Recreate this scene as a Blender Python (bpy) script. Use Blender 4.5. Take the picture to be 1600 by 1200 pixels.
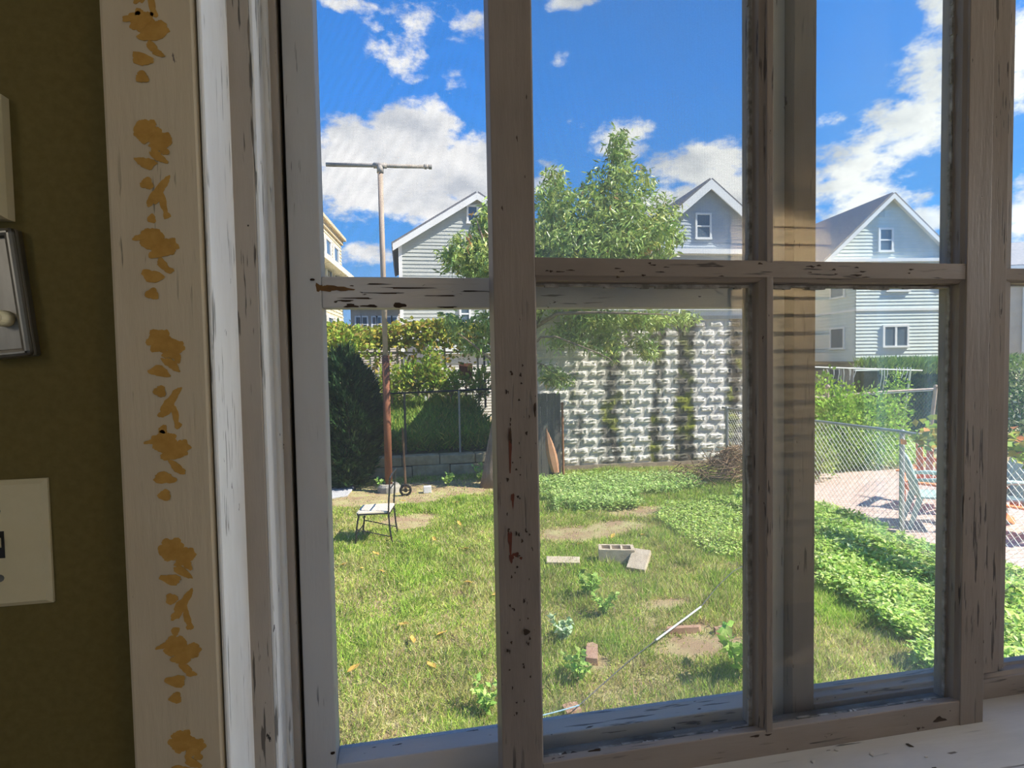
import bpy, bmesh, math, random
import numpy as np
from mathutils import Vector, Matrix, noise as mnoise

for o in list(bpy.data.objects): bpy.data.objects.remove(o, do_unlink=True)
random.seed(7); RNG = np.random.default_rng(11)
scene = bpy.context.scene
COL = scene.collection

# ------------------------------------------------------------------ camera
F = 900.0                                   # focal length in pixels of a 1600x1200 frame
CZ = 2.3                                    # eye height above the lawn
CAM = np.array([0.0, -0.586, CZ])
_n = lambda v: np.array(v, float) / np.linalg.norm(v)
_D = _n((383, 21300, 900)); _X = _n((4800, -(383*4800 + F*F)/21300, F)); _Z = -_D; _Y = np.cross(_Z, _X)
RM = np.stack([_X, _Y, _Z])                 # camera vector -> world vector
def ray(px, py): return RM @ np.array([(px-800)/F, (py-600)/F, 1.0])
def P(px, py, y):                           # the point of the upright plane at distance y
    d = ray(px, py); return CAM + d*((y-CAM[1])/d[1])
def G(px, py, z=0.0):                       # the point of the level plane at height z
    d = ray(px, py); return CAM + d*((z-CAM[2])/d[2])
cd = bpy.data.cameras.new('camera'); cam = bpy.data.objects.new('camera', cd); COL.objects.link(cam)
r_, u_, b_ = RM @ [1,0,0], RM @ [0,-1,0], RM @ [0,0,-1]
cam.matrix_world = Matrix(((r_[0],u_[0],b_[0],CAM[0]),(r_[1],u_[1],b_[1],CAM[1]),(r_[2],u_[2],b_[2],CAM[2]),(0,0,0,1)))
cd.sensor_fit = 'HORIZONTAL'; cd.sensor_width = 36; cd.lens = 36*F/1600; cd.clip_start = 0.02; cd.clip_end = 800
scene.camera = cam

# ------------------------------------------------------------------ exposure
scene.view_settings.view_transform = 'Standard'; scene.view_settings.look = 'None'
scene.view_settings.exposure = 0.0; scene.view_settings.gamma = 1.0; scene.view_settings.use_curve_mapping = False

# ------------------------------------------------------------------ sky with clouds
def mk_world():
    w = bpy.data.worlds.new('sky'); scene.world = w; w.use_nodes = True
    nt = w.node_tree; nt.nodes.clear(); N = nt.nodes.new; L = nt.links.new
    def m(op, a, b=None, c=None, clamp=False):
        n = N('ShaderNodeMath'); n.operation = op; n.use_clamp = clamp
        for i, v in enumerate((a, b, c)):
            if v is None: continue
            if isinstance(v, (int, float)): n.inputs[i].default_value = v
            else: L(v, n.inputs[i])
        return n.outputs[0]
    tc = N('ShaderNodeTexCoord'); sep = N('ShaderNodeSeparateXYZ'); L(tc.outputs['Generated'], sep.inputs[0])
    x, y, z = sep.outputs
    az = m('ARCTAN2', x, y); el = m('ARCSINE', z)
    comb = N('ShaderNodeCombineXYZ'); L(az, comb.inputs[0]); L(el, comb.inputs[1])
    v = comb.outputs[0]
    # wobble the coordinates so that cloud outlines billow
    def noise(vec, scale, detail, rough=.55, sx=1, sy=1, off=0.0):
        mp = N('ShaderNodeMapping'); mp.inputs['Scale'].default_value = (sx, sy, 1); mp.inputs['Location'].default_value = (off, off*.7, 0)
        L(vec, mp.inputs[0]); n = N('ShaderNodeTexNoise'); n.inputs['Scale'].default_value = scale
        n.inputs['Detail'].default_value = detail; n.inputs['Roughness'].default_value = rough; L(mp.outputs[0], n.inputs['Vector'])
        return n.outputs['Fac']
    big = noise(v, 9, 8, .58, 1, 1.5)
    fine = noise(v, 26, 9, .62, 1, 1.7, 3.1)
    def px_ae(px, py):
        d = ray(px, py); d = d/np.linalg.norm(d); return math.atan2(d[0], d[1]), math.asin(d[2])
    blobs = [  # px, py, half width, half height, strength
        (645,222,78,70,1.6),(560,250,78,66,1.6),(600,280,125,60,1.7),(735,275,78,64,1.6),(690,320,70,44,1.3),(575,398,52,20,1.05),
        (540,6,60,14,.8),(650,30,70,45,.62),(635,100,36,50,.72),(590,80,28,24,.62),(745,45,60,36,.72),(712,120,30,26,.5),(540,330,50,30,.7),
        (880,95,30,16,.30),(915,190,30,14,.45),(975,218,54,46,.78),(858,290,34,44,.95),(1105,258,105,44,1.15),(1060,310,70,34,1.1),(1140,310,80,44,1.2),(890,4,46,16,.75),
        (1330,275,110,62,1.12),(1410,205,115,62,1.0),(1468,110,80,90,1.0),(1490,15,55,70,1.0),(1350,322,120,24,.9),(1455,342,70,28,.9),
        (1600,90,50,95,1.05),(1600,330,46,60,1.0),(1300,190,34,20,.6),(1700,220,90,200,1.0),(420,120,70,60,.9),(1000,-60,160,40,.8)]
    best = None
    for (px, py, hw, hh, s) in blobs:
        a0, e0 = px_ae(px, py); a1, _ = px_ae(px+hw, py); _, e1 = px_ae(px, py-hh)
        sub = N('ShaderNodeVectorMath'); sub.operation = 'SUBTRACT'; L(v, sub.inputs[0]); sub.inputs[1].default_value = (a0, e0, 0)
        mul = N('ShaderNodeVectorMath'); mul.operation = 'MULTIPLY'; L(sub.outputs[0], mul.inputs[0]); mul.inputs[1].default_value = (1/abs(a1-a0), 1/abs(e1-e0), 0)
        dot = N('ShaderNodeVectorMath'); dot.operation = 'DOT_PRODUCT'; L(mul.outputs[0], dot.inputs[0]); L(mul.outputs[0], dot.inputs[1])
        val = m('MULTIPLY', m('SUBTRACT', 1.0, m('MULTIPLY', dot.outputs['Value'], .62)), s)
        val = m('MAXIMUM', val, 0.0)
        best = val if best is None else m('MAXIMUM', best, val)
    gen = m('MULTIPLY', m('SUBTRACT', noise(v, 3.2, 4, .5, 1, 1.6, 7.7), .44), 3.0)       # loose clouds over the rest of the sky
    outside = N('ShaderNodeMapRange'); outside.interpolation_type = 'SMOOTHSTEP'; L(m('ABSOLUTE', m('SUBTRACT', az, .19)), outside.inputs[0])
    outside.inputs[1].default_value = .75; outside.inputs[2].default_value = 1.1
    gen = m('MULTIPLY', m('MAXIMUM', gen, 0.0), outside.outputs[0])
    dens = m('ADD', m('MAXIMUM', best, gen), m('ADD', m('MULTIPLY', m('SUBTRACT', big, .5), 1.7), m('MULTIPLY', m('SUBTRACT', fine, .5), 1.7)))
    mr = N('ShaderNodeMapRange'); mr.interpolation_type = 'SMOOTHSTEP'; L(dens, mr.inputs[0]); mr.inputs[1].default_value = .36; mr.inputs[2].default_value = .98
    # clear sky: deep blue above, paler near the horizon
    ramp = N('ShaderNodeValToRGB'); L(el, ramp.inputs[0]); cr = ramp.color_ramp
    cr.elements[0].position = 0.0; cr.elements[0].color = (.34, .56, .84, 1)
    cr.elements[1].position = .62; cr.elements[1].color = (.052, .262, .80, 1)
    e = cr.elements.new(.20); e.color = (.125, .43, 1.0, 1)
    e = cr.elements.new(.42); e.color = (.066, .330, .98, 1)
    shade = N('ShaderNodeValToRGB'); L(noise(v, 7, 6, .55, 1, 1.5, 1.3), shade.inputs[0])
    shade.color_ramp.elements[0].position = .36; shade.color_ramp.elements[0].color = (.66, .70, .77, 1)
    shade.color_ramp.elements[1].position = .56; shade.color_ramp.elements[1].color = (1.12, 1.12, 1.12, 1)
    mix = N('ShaderNodeMix'); mix.data_type = 'RGBA'; L(mr.outputs[0], mix.inputs[0]); L(ramp.outputs[0], mix.inputs[6]); L(shade.outputs[0], mix.inputs[7])
    bg = N('ShaderNodeBackground'); L(mix.outputs[2], bg.inputs[0]); bg.inputs[1].default_value = 1.22
    out = N('ShaderNodeOutputWorld'); L(bg.outputs[0], out.inputs[0])
mk_world()

# ------------------------------------------------------------------ sun: from the right, a little behind the house
SUN_AZ, SUN_EL = math.radians(24), math.radians(46)
to_sun = Vector((math.cos(SUN_AZ)*math.cos(SUN_EL), -math.sin(SUN_AZ)*math.cos(SUN_EL), math.sin(SUN_EL)))
sl = bpy.data.lights.new('sun', 'SUN'); sl.energy = 12.0; sl.angle = math.radians(.53); sl.color = (1, .94, .84)
so = bpy.data.objects.new('sun', sl); COL.objects.link(so); so.location = (20, -10, 30); so.rotation_euler = to_sun.to_track_quat('Z', 'Y').to_euler()

# ------------------------------------------------------------------ helpers
class MB:
    def __init__(s): s.v = []; s.f = []
    def add(s, vs, fs):
        k = len(s.v); s.v += [tuple(float(c) for c in p) for p in vs]; s.f += [tuple(i+k for i in f) for f in fs]; return s
    def box(s, a, b, rot=None, org=None):
        x0,y0,z0 = a; x1,y1,z1 = b
        vs = [(x0,y0,z0),(x1,y0,z0),(x1,y1,z0),(x0,y1,z0),(x0,y0,z1),(x1,y0,z1),(x1,y1,z1),(x0,y1,z1)]
        if rot is not None:
            o = Vector(org if org is not None else ((x0+x1)/2,(y0+y1)/2,(z0+z1)/2)); vs = [tuple(o + rot @ (Vector(p)-o)) for p in vs]
        return s.add(vs, [(0,3,2,1),(4,5,6,7),(0,1,5,4),(1,2,6,5),(2,3,7,6),(3,0,4,7)])
    def prism(s, prof, fa, fb):
        """a closed outline swept straight: fa and fb turn an outline point into the two end points"""
        n = len(prof); A = [fa(p) for p in prof]; B = [fb(p) for p in prof]
        return s.add(A+B, [tuple(range(n))[::-1], tuple(range(n,2*n))] + [(i,(i+1)%n,n+(i+1)%n,n+i) for i in range(n)])
    def tube(s, pts, rad, sides=8, cap=True):
        pts = [Vector(p) for p in pts]; n = len(pts)
        if not hasattr(rad, '__len__'): rad = [rad]*n
        vs = []; up = None
        for i, p in enumerate(pts):
            t = (pts[min(i+1,n-1)] - pts[max(i-1,0)]); t = t.normalized() if t.length > 1e-9 else Vector((0,0,1))
            if up is None:
                up = Vector((0,0,1)) if abs(t.z) < .9 else Vector((1,0,0))
            a = up - t*up.dot(t); a = a.normalized() if a.length > 1e-6 else t.orthogonal().normalized(); up = a; b = t.cross(a)
            for k in range(sides):
                q = 2*math.pi*k/sides; vs.append(tuple(p + (a*math.cos(q) + b*math.sin(q))*rad[i]))
        fs = [(i*sides+k, i*sides+(k+1)%sides, (i+1)*sides+(k+1)%sides, (i+1)*sides+k) for i in range(n-1) for k in range(sides)]
        if cap: fs += [tuple(range(sides))[::-1], tuple(range((n-1)*sides, n*sides))]
        return s.add(vs, fs)
    def lathe(s, prof, c, sides=16):
        vs = []; m_ = len(prof)
        for r, z in prof:
            for k in range(sides):
                q = 2*math.pi*k/sides; vs.append((c[0]+r*math.cos(q), c[1]+r*math.sin(q), c[2]+z))
        fs = [(i*sides+k, i*sides+(k+1)%sides, (i+1)*sides+(k+1)%sides, (i+1)*sides+k) for i in range(m_-1) for k in range(sides)]
        fs += [tuple(range(sides))[::-1], tuple(range((m_-1)*sides, m_*sides))]
        return s.add(vs, fs)
    def mesh(s, name, off=(0,0,0)):
        me = bpy.data.meshes.new(name); me.from_pydata([(a-off[0], b-off[1], c-off[2]) for a,b,c in s.v], [], s.f); me.update(); return me

def tag(o, label=None, cat=None, group=None, kind=None):
    if label: o['label'] = label
    if cat: o['category'] = cat
    if group: o['group'] = group
    if kind: o['kind'] = kind
    return o
def thing(name, label, cat, loc=(0,0,0), rz=0.0, group=None, kind=None):
    o = bpy.data.objects.new(name, None); COL.objects.link(o); o.empty_display_size = .1
    o.location = tuple(float(c) for c in loc); o.rotation_euler = (0,0,rz); return tag(o, label, cat, group, kind)
def root_loc(p):
    while p.parent: p = p.parent
    return tuple(p.location)
def part(name, mb, mat, parent=None, local=False, bevel=0.0, smooth=False, label=None, kind=None):
    off = root_loc(parent) if (parent is not None and not local) else (0,0,0)
    me = mb.mesh(name, off) if isinstance(mb, MB) else mb
    if mat is not None and not me.materials: me.materials.append(mat)
    o = bpy.data.objects.new(name, me); COL.objects.link(o)
    if parent is not None: o.parent = parent
    if bevel:
        b = o.modifiers.new('bevel', 'BEVEL'); b.width = bevel; b.segments = 2; b.limit_method = 'ANGLE'; b.angle_limit = math.radians(40)
    if smooth:
        for p in me.polygons: p.use_smooth = True
    if label: o['label'] = label
    if kind: o['kind'] = kind
    return o
def solo(name, mb, mat, label, cat, base=None, group=None, kind=None, **kw):
    """a thing that is one mesh, its origin at its base"""
    base = base if base is not None else (0,0,0)
    me = mb.mesh(name, base) if isinstance(mb, MB) else mb
    o = part(name, me, mat, None, **kw); o.location = tuple(float(c) for c in base); return tag(o, label, cat, group, kind)
def structure(name, mb, mat, parent=None, **kw):
    o = part(name, mb, mat, parent, **kw)
    if parent is None: o['kind'] = 'structure'
    return o
def tri_mesh(name, V, T, cols=None):
    """fast mesh from arrays: V (n,3), T (m,k) faces, cols (n,3) per-vertex colour"""
    V = np.asarray(V, np.float32); T = np.asarray(T, np.int32); k = T.shape[1]; me = bpy.data.meshes.new(name)
    me.vertices.add(len(V)); me.vertices.foreach_set('co', V.ravel())
    me.loops.add(T.size); me.loops.foreach_set('vertex_index', T.ravel())
    me.polygons.add(len(T)); me.polygons.foreach_set('loop_start', np.arange(0, T.size, k, dtype=np.int32))
    try: me.polygons.foreach_set('loop_total', np.full(len(T), k, np.int32))
    except Exception: pass
    if cols is not None:
        at = me.color_attributes.new('tint', 'FLOAT_COLOR', 'POINT')
        at.data.foreach_set('color', np.concatenate([cols, np.ones((len(cols),1))], 1).astype(np.float32).ravel())
    me.update(calc_edges=True); return me

# ------------------------------------------------------------------ materials
def new_mat(name):
    m = bpy.data.materials.new(name); m.use_nodes = True; nt = m.node_tree; nt.nodes.clear()
    out = nt.nodes.new('ShaderNodeOutputMaterial'); return m, nt, nt.nodes.new, nt.links.new, out
def rgba(c): return (c[0], c[1], c[2], 1)
def plain(name, c1, c2=None, scale=8, rough=.7, bump=0.0, stretch=(1,1,1), metal=0.0, detail=6, contrast=(.35,.65), spec=.3, dist=.004):
    m, nt, N, L, out = new_mat(name); b = N('ShaderNodeBsdfPrincipled'); L(b.outputs[0], out.inputs[0])
    b.inputs['Roughness'].default_value = rough; b.inputs['Metallic'].default_value = metal; b.inputs['Specular IOR Level'].default_value = spec
    b.inputs['Base Color'].default_value = rgba(c1)
    if c2 is not None or bump:
        tc = N('ShaderNodeTexCoord'); mp = N('ShaderNodeMapping'); mp.inputs['Scale'].default_value = stretch; L(tc.outputs['Object'], mp.inputs[0])
        n = N('ShaderNodeTexNoise'); n.inputs['Scale'].default_value = scale; n.inputs['Detail'].default_value = detail; n.inputs['Roughness'].default_value = .6; L(mp.outputs[0], n.inputs['Vector'])
        if c2 is not None:
            r = N('ShaderNodeValToRGB'); L(n.outputs['Fac'], r.inputs[0]); r.color_ramp.elements[0].position = contrast[0]; r.color_ramp.elements[1].position = contrast[1]
            r.color_ramp.elements[0].color = rgba(c1); r.color_ramp.elements[1].color = rgba(c2); L(r.outputs[0], b.inputs['Base Color'])
        if bump:
            bp = N('ShaderNodeBump'); bp.inputs['Strength'].default_value = bump; bp.inputs['Distance'].default_value = dist; L(n.outputs['Fac'], bp.inputs['Height']); L(bp.outputs[0], b.inputs['Normal'])
    return m
def old_paint(name, base, dirt, wood, axis='z', chips=.30, cracks=.5, scale=1.0):
    """brittle white paint on wood: fine cracks along the grain, flaked chips that bare the wood, grime"""
    m, nt, N, L, out = new_mat(name); b = N('ShaderNodeBsdfPrincipled'); L(b.outputs[0], out.inputs[0]); b.inputs['Roughness'].default_value = .55; b.inputs['Specular IOR Level'].default_value = .35
    tc = N('ShaderNodeTexCoord')
    def nz(sc, long, detail, rough=.6, off=0.0):
        mp = N('ShaderNodeMapping'); k = 1.0/long
        mp.inputs['Scale'].default_value = {'z':(1,1,k),'x':(k,1,1),'y':(1,k,1)}[axis]; mp.inputs['Location'].default_value = (off,off,off)
        L(tc.outputs['Object'], mp.inputs[0]); n = N('ShaderNodeTexNoise'); n.inputs['Scale'].default_value = sc*scale; n.inputs['Detail'].default_value = detail
        n.inputs['Roughness'].default_value = rough; L(mp.outputs[0], n.inputs['Vector']); return n.outputs['Fac']
    def step(src, a, b_):
        r = N('ShaderNodeMapRange'); r.interpolation_type = 'SMOOTHSTEP'; L(src, r.inputs[0]); r.inputs[1].default_value = a; r.inputs[2].default_value = b_; return r.outputs[0]
    def mixc(f, a, c):
        x = N('ShaderNodeMix'); x.data_type = 'RGBA'; L(f, x.inputs[0])
        for i, s in ((6, a), (7, c)):
            if isinstance(s, tuple): x.inputs[i].default_value = rgba(s)
            else: L(s, x.inputs[i])
        return x.outputs[2]
    grime = step(nz(9, 3, 6), .38, .75)
    chipm = step(nz(110, 3.2, 4, .6, 2.0), .735-.12*chips, .75-.12*chips)
    crackn = nz(220, 14, 3, .5, 5.0)
    crackm = step(crackn, .66-.06*cracks, .71-.06*cracks)
    where = step(nz(14, 3, 4, .5, 9.0), .46, .60)
    cm = N('ShaderNodeMath'); cm.operation = 'MULTIPLY'; L(crackm, cm.inputs[0]); L(where, cm.inputs[1])
    col = mixc(grime, tuple(base), tuple(dirt)); col = mixc(cm.outputs[0], col, tuple(c*.35 for c in dirt)); col = mixc(chipm, col, tuple(wood))
    L(col, b.inputs['Base Color'])
    hs = N('ShaderNodeMath'); hs.operation = 'MAXIMUM'; L(cm.outputs[0], hs.inputs[0]); L(chipm, hs.inputs[1])
    inv = N('ShaderNodeMath'); inv.operation = 'MULTIPLY_ADD'; L(hs.outputs[0], inv.inputs[0]); inv.inputs[1].default_value = -1; L(nz(120, 8, 4), inv.inputs[2])
    bp = N('ShaderNodeBump'); bp.inputs['Strength'].default_value = .55; bp.inputs['Distance'].default_value = .0012; L(inv.outputs[0], bp.inputs['Height']); L(bp.outputs[0], b.inputs['Normal'])
    return m
def leaf_mat(name, trans=.35, rough=.55, spec=.12, gain=1.0):
    """colour from each leaf's own tint; some light passes through"""
    m, nt, N, L, out = new_mat(name); b = N('ShaderNodeBsdfPrincipled'); b.inputs['Roughness'].default_value = rough; b.inputs['Specular IOR Level'].default_value = spec
    at = N('ShaderNodeVertexColor'); at.layer_name = 'tint'; L(at.outputs[0], b.inputs['Base Color'])
    tr = N('ShaderNodeBsdfTranslucent'); L(at.outputs[0], tr.inputs[0]); mx = N('ShaderNodeMixShader'); mx.inputs[0].default_value = trans
    L(b.outputs[0], mx.inputs[1]); L(tr.outputs[0], mx.inputs[2]); L(mx.outputs[0], out.inputs[0]); return m
def glass_mat(name, dirt=.05, tint=(.972,.985,.98), streak=1.0):
    """old window pane: clear, a mirror at its surface, a thin film of dust"""
    m, nt, N, L, out = new_mat(name)
    tr = N('ShaderNodeBsdfTransparent'); tr.inputs[0].default_value = rgba(tint); gl = N('ShaderNodeBsdfGlossy'); gl.inputs['Roughness'].default_value = .0
    tc = N('ShaderNodeTexCoord'); wv = N('ShaderNodeTexNoise'); wv.inputs['Scale'].default_value = 9; L(tc.outputs['Object'], wv.inputs['Vector'])
    bp = N('ShaderNodeBump'); bp.inputs['Strength'].default_value = .06; bp.inputs['Distance'].default_value = .002; L(wv.outputs['Fac'], bp.inputs['Height']); L(bp.outputs[0], gl.inputs['Normal'])
    lw = N('ShaderNodeLayerWeight'); lw.inputs[0].default_value = .5; pw = N('ShaderNodeMath'); pw.operation = 'POWER'; L(lw.outputs['Facing'], pw.inputs[0]); pw.inputs[1].default_value = 5
    fr = N('ShaderNodeMath'); fr.operation = 'MULTIPLY_ADD'; L(pw.outputs[0], fr.inputs[0]); fr.inputs[1].default_value = .95; fr.inputs[2].default_value = .045
    m1 = N('ShaderNodeMixShader'); L(fr.outputs[0], m1.inputs[0]); L(tr.outputs[0], m1.inputs[1]); L(gl.outputs[0], m1.inputs[2])
    df = N('ShaderNodeBsdfTranslucent'); df.inputs[0].default_value = (.85,.87,.86,1)
    dn = N('ShaderNodeTexNoise'); dn.inputs['Scale'].default_value = 6; dn.inputs['Detail'].default_value = 8; L(tc.outputs['Object'], dn.inputs['Vector'])
    mr = N('ShaderNodeMapRange'); L(dn.outputs['Fac'], mr.inputs[0]); mr.inputs[1].default_value = .35; mr.inputs[2].default_value = .75; mr.inputs[3].default_value = dirt*.4; mr.inputs[4].default_value = dirt*1.9
    m2 = N('ShaderNodeMixShader'); L(mr.outputs[0], m2.inputs[0]); L(m1.outputs[0], m2.inputs[1]); L(df.outputs[0], m2.inputs[2]); L(m2.outputs[0], out.inputs[0]); return m

WOOD = (.075,.048,.032)
M = {}
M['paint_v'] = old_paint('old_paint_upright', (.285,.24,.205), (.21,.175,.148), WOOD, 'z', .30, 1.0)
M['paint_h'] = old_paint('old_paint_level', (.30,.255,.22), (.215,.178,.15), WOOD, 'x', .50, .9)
M['paint_jamb'] = old_paint('old_paint_jamb', (.84,.84,.82), (.70,.68,.64), (.03,.026,.022), 'z', .20, 1.0)
M['paint_screen'] = old_paint('old_paint_screen_frame', (.60,.59,.57), (.52,.50,.48), WOOD, 'z', .06, .2)
M['paint_screen_h'] = old_paint('old_paint_screen_rail', (.56,.54,.52), (.45,.42,.40), (.05,.032,.022), 'x', .55, 1.2)
M['casing'] = old_paint('casing_paint', (.60,.51,.36), (.53,.44,.30), (.20,.16,.13), 'z', .05, .12)
M['stool'] = old_paint('stool_paint', (.56,.54,.52), (.40,.38,.36), (.13,.11,.095), 'x', .40, .5, .6)
M['stop'] = old_paint('stop_paint_dim', (.46,.41,.35), (.38,.33,.275), (.03,.026,.022), 'z', .15, .6)  # darker than the jamb paint: dimmer light on front faces put into the colour
M['ledge'] = plain('grimy_ledge', (.085,.062,.042), (.26,.22,.18), 30, .9, .6, (.35,1,1))
M['gapwood'] = plain('dark_gap_strip', (.030,.026,.020), (.09,.075,.055), 40, .9, .5, (1,1,.1))  # very dark colour for the recessed strip that reads as a gap
M['putty'] = plain('cracked_putty', (.16,.15,.13), (.40,.38,.35), 60, .9, .6)
M['wall'] = plain('olive_wall_paint', (.135,.105,.028), (.160,.125,.038), 120, .75, .15, dist=.001)
M['room'] = plain('room_paint', (.30,.27,.22), (.33,.30,.25), 5, .85)
M['floorwood'] = plain('floor_boards', (.09,.065,.045), (.13,.095,.065), 6, .4, 0, (1,.1,1))
M['glass'] = glass_mat('pane_glass', .032)
M['glass_clear'] = glass_mat('pane_glass_clear', .02)
M['cream'] = plain('cream_plastic', (.62,.55,.34), (.66,.59,.38), 30, .45, .05)
M['black'] = plain('black_metal', (.012,.012,.013), None, rough=.4, spec=.5)
M['stencil'] = plain('ochre_stencil_paint', (.44,.24,.050), (.54,.31,.075), 90, .8)
M['steel'] = plain('brushed_metal', (.17,.165,.145), (.34,.33,.30), 20, .38, .05, (1,1,.2), metal=.9)
M['nail'] = plain('rusty_nail', (.05,.025,.012), None, rough=.9)

# ================================================================== THE ROOM
X0 = P(337.5,600,-.02)[0]                    # right edge of the casing, which is the jamb face
ZT, ZB = CZ+.78, CZ-.56                      # window opening
WX1 = 1.55                                   # right end of the opening
rx0, rx1, ry0, rz0, rz1 = -1.7, 2.32, -2.0, .95, 3.16
wl = MB()
WT = .21
wl.box((rx0-.15,0,rz0-.2),(X0-.02,WT,rz1+.2)); wl.box((WX1+.02,0,rz0-.2),(rx1+.15,WT,rz1+.2))
wl.box((X0-.02,0,rz0-.2),(WX1+.02,WT,ZB-.03)); wl.box((X0-.02,0,ZT+.03),(WX1+.02,WT,rz1+.2))
structure('wall_front', wl, M['wall'])
structure('floor', MB().box((rx0-.15,ry0-.15,rz0-.2),(rx1+.15,0,rz0)), M['floorwood'])
structure('ceiling', MB().box((rx0-.15,ry0-.15,rz1),(rx1+.15,0,rz1+.2)), M['room'])
structure('wall_left', MB().box((rx0-.15,ry0-.15,rz0),(rx0,0,rz1)), M['room'])
rw = MB(); ey0, ey1, ez0, ez1 = -1.9, -.46, rz0+.35, rz1-.08          # right wall with a wide window
rw.box((rx1,ry0-.15,rz0),(rx1+.15,ey0,rz1)); rw.box((rx1,ey1,rz0),(rx1+.15,0,rz1)); rw.box((rx1,ey0,rz0),(rx1+.15,ey1,ez0)); rw.box((rx1,ey0,ez1),(rx1+.15,ey1,rz1))
structure('wall_right', rw, M['room'])
w3 = thing('window_3', None, None, (rx1+.07,(ey0+ey1)/2,ez0), kind='structure'); fr3 = MB(); ym = (ey0+ey1)/2
for a, b in (((ey0,ez0),(ey0+.06,ez1)),((ey1-.06,ez0),(ey1,ez1)),((ey0,ez0),(ey1,ez0+.06)),((ey0,ez1-.06),(ey1,ez1)),((ym-.03,ez0),(ym+.03,ez1))): fr3.box((rx1+.04,a[0],a[1]),(rx1+.10,b[0],b[1]))
part('frame', fr3, M['paint_v'], w3)
for a, b in ((ey0+.06,ym-.03),(ym+.03,ey1-.06)): part('pane', MB().box((rx1+.068,a,ez0+.06),(rx1+.072,b,ez1-.06)), M['glass_clear'], w3)
# tan clapboards on the back wall, the old outer wall of the house, brightened by an added, unseen ceiling spot
cbm = plain('tan_clapboard', (.62,.46,.27), (.70,.54,.33), 3, .7); cbd = thing('wall_cladding', 'tan clapboards on the back wall of the room', 'cladding', (1.95,ry0,rz0)); z_ = rz0
while z_ < rz1-.01:
    zt_ = min(z_+.092, rz1); part('clapboard', MB().prism([(0,z_),(.022,z_),(.008,zt_),(0,zt_)], lambda p: (1.68,ry0+p[0],p[1]), lambda p: (2.26,ry0+p[0],p[1])), cbm, cbd); z_ = zt_
dl = thing('added_downlight', 'unseen ceiling spot added to brighten the tan clapboards', 'lamp', (1.96,-1.62,rz1)); part('collar', MB().lathe([(.05,-.012),(.075,-.012),(.08,0),(.05,0)], (1.96,-1.62,rz1), 20), M['steel'], dl)
dd = bpy.data.lights.new('added_downlight_bulb', 'SPOT'); dd.energy = 95; dd.color = (1,.90,.74); dd.spot_size = math.radians(120); dd.spot_blend = .5; dd.shadow_soft_size = .05
do = bpy.data.objects.new('added_downlight_bulb', dd); COL.objects.link(do); do.parent = dl; do.location = (0,0,-.04); do.rotation_euler = (math.radians(-24),0,0)
# back wall with the window that lights the room from behind the camera
bw = MB(); ox0, ox1, oz0, oz1 = -1.1, -.05, rz0+.75, rz1-.45
bw.box((rx0,ry0-.15,rz0),(ox0,ry0,rz1)); bw.box((ox1,ry0-.15,rz0),(rx1,ry0,rz1)); bw.box((ox0,ry0-.15,rz0),(ox1,ry0,oz0)); bw.box((ox0,ry0-.15,oz1),(ox1,ry0,rz1))
structure('wall_back', bw, M['room'])
w2 = thing('window_2', None, None, ((ox0+ox1)/2, ry0-.07, oz0), kind='structure')
fr = MB()
for a, b in (((ox0,ry0-.1,oz0),(ox0+.06,ry0-.04,oz1)),((ox1-.06,ry0-.1,oz0),(ox1,ry0-.04,oz1)),((ox0,ry0-.1,oz0),(ox1,ry0-.04,oz0+.06)),((ox0,ry0-.1,oz1-.06),(ox1,ry0-.04,oz1)),((-.6,ry0-.1,oz0),(-.54,ry0-.04,oz1))): fr.box(a, b)
part('frame', fr, M['paint_v'], w2)
part('pane', MB().box((ox0+.06,ry0-.072,oz0+.06),(-.6,ry0-.068,oz1-.06)), M['glass_clear'], w2); part('pane', MB().box((-.54,ry0-.072,oz0+.06),(ox1-.06,ry0-.068,oz1-.06)), M['glass_clear'], w2)

# unseen ceiling lamp added for fill light: a frosted globe on a brass plate
lp = thing('added_ceiling_lamp', 'unseen globe lamp added on the ceiling to brighten the room', 'lamp', (-1.0,-1.35,rz1))
part('plate', MB().lathe([(.0,-.03),(.09,-.03),(.11,-.01),(.11,0)], (-1.0,-1.35,rz1), 24), M['steel'], lp, smooth=True)
gm, nt_, N_, L_, out_ = new_mat('added_lamp_globe'); em = N_('ShaderNodeEmission'); em.inputs[0].default_value = (1,.88,.72,1); em.inputs[1].default_value = 5; L_(em.outputs[0], out_.inputs[0])
part('globe', MB().lathe([(.02,-.26),(.08,-.245),(.13,-.19),(.145,-.14),(.13,-.085),(.08,-.035)], (-1.0,-1.35,rz1), 24), gm, lp, smooth=True)
ld = bpy.data.lights.new('added_lamp_light', 'POINT'); ld.energy = 4.2; ld.color = (1,.92,.82); ld.shadow_soft_size = .16
lo = bpy.data.objects.new('added_lamp_light', ld); COL.objects.link(lo); lo.parent = lp; lo.location = (0,0,-.46)

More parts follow.
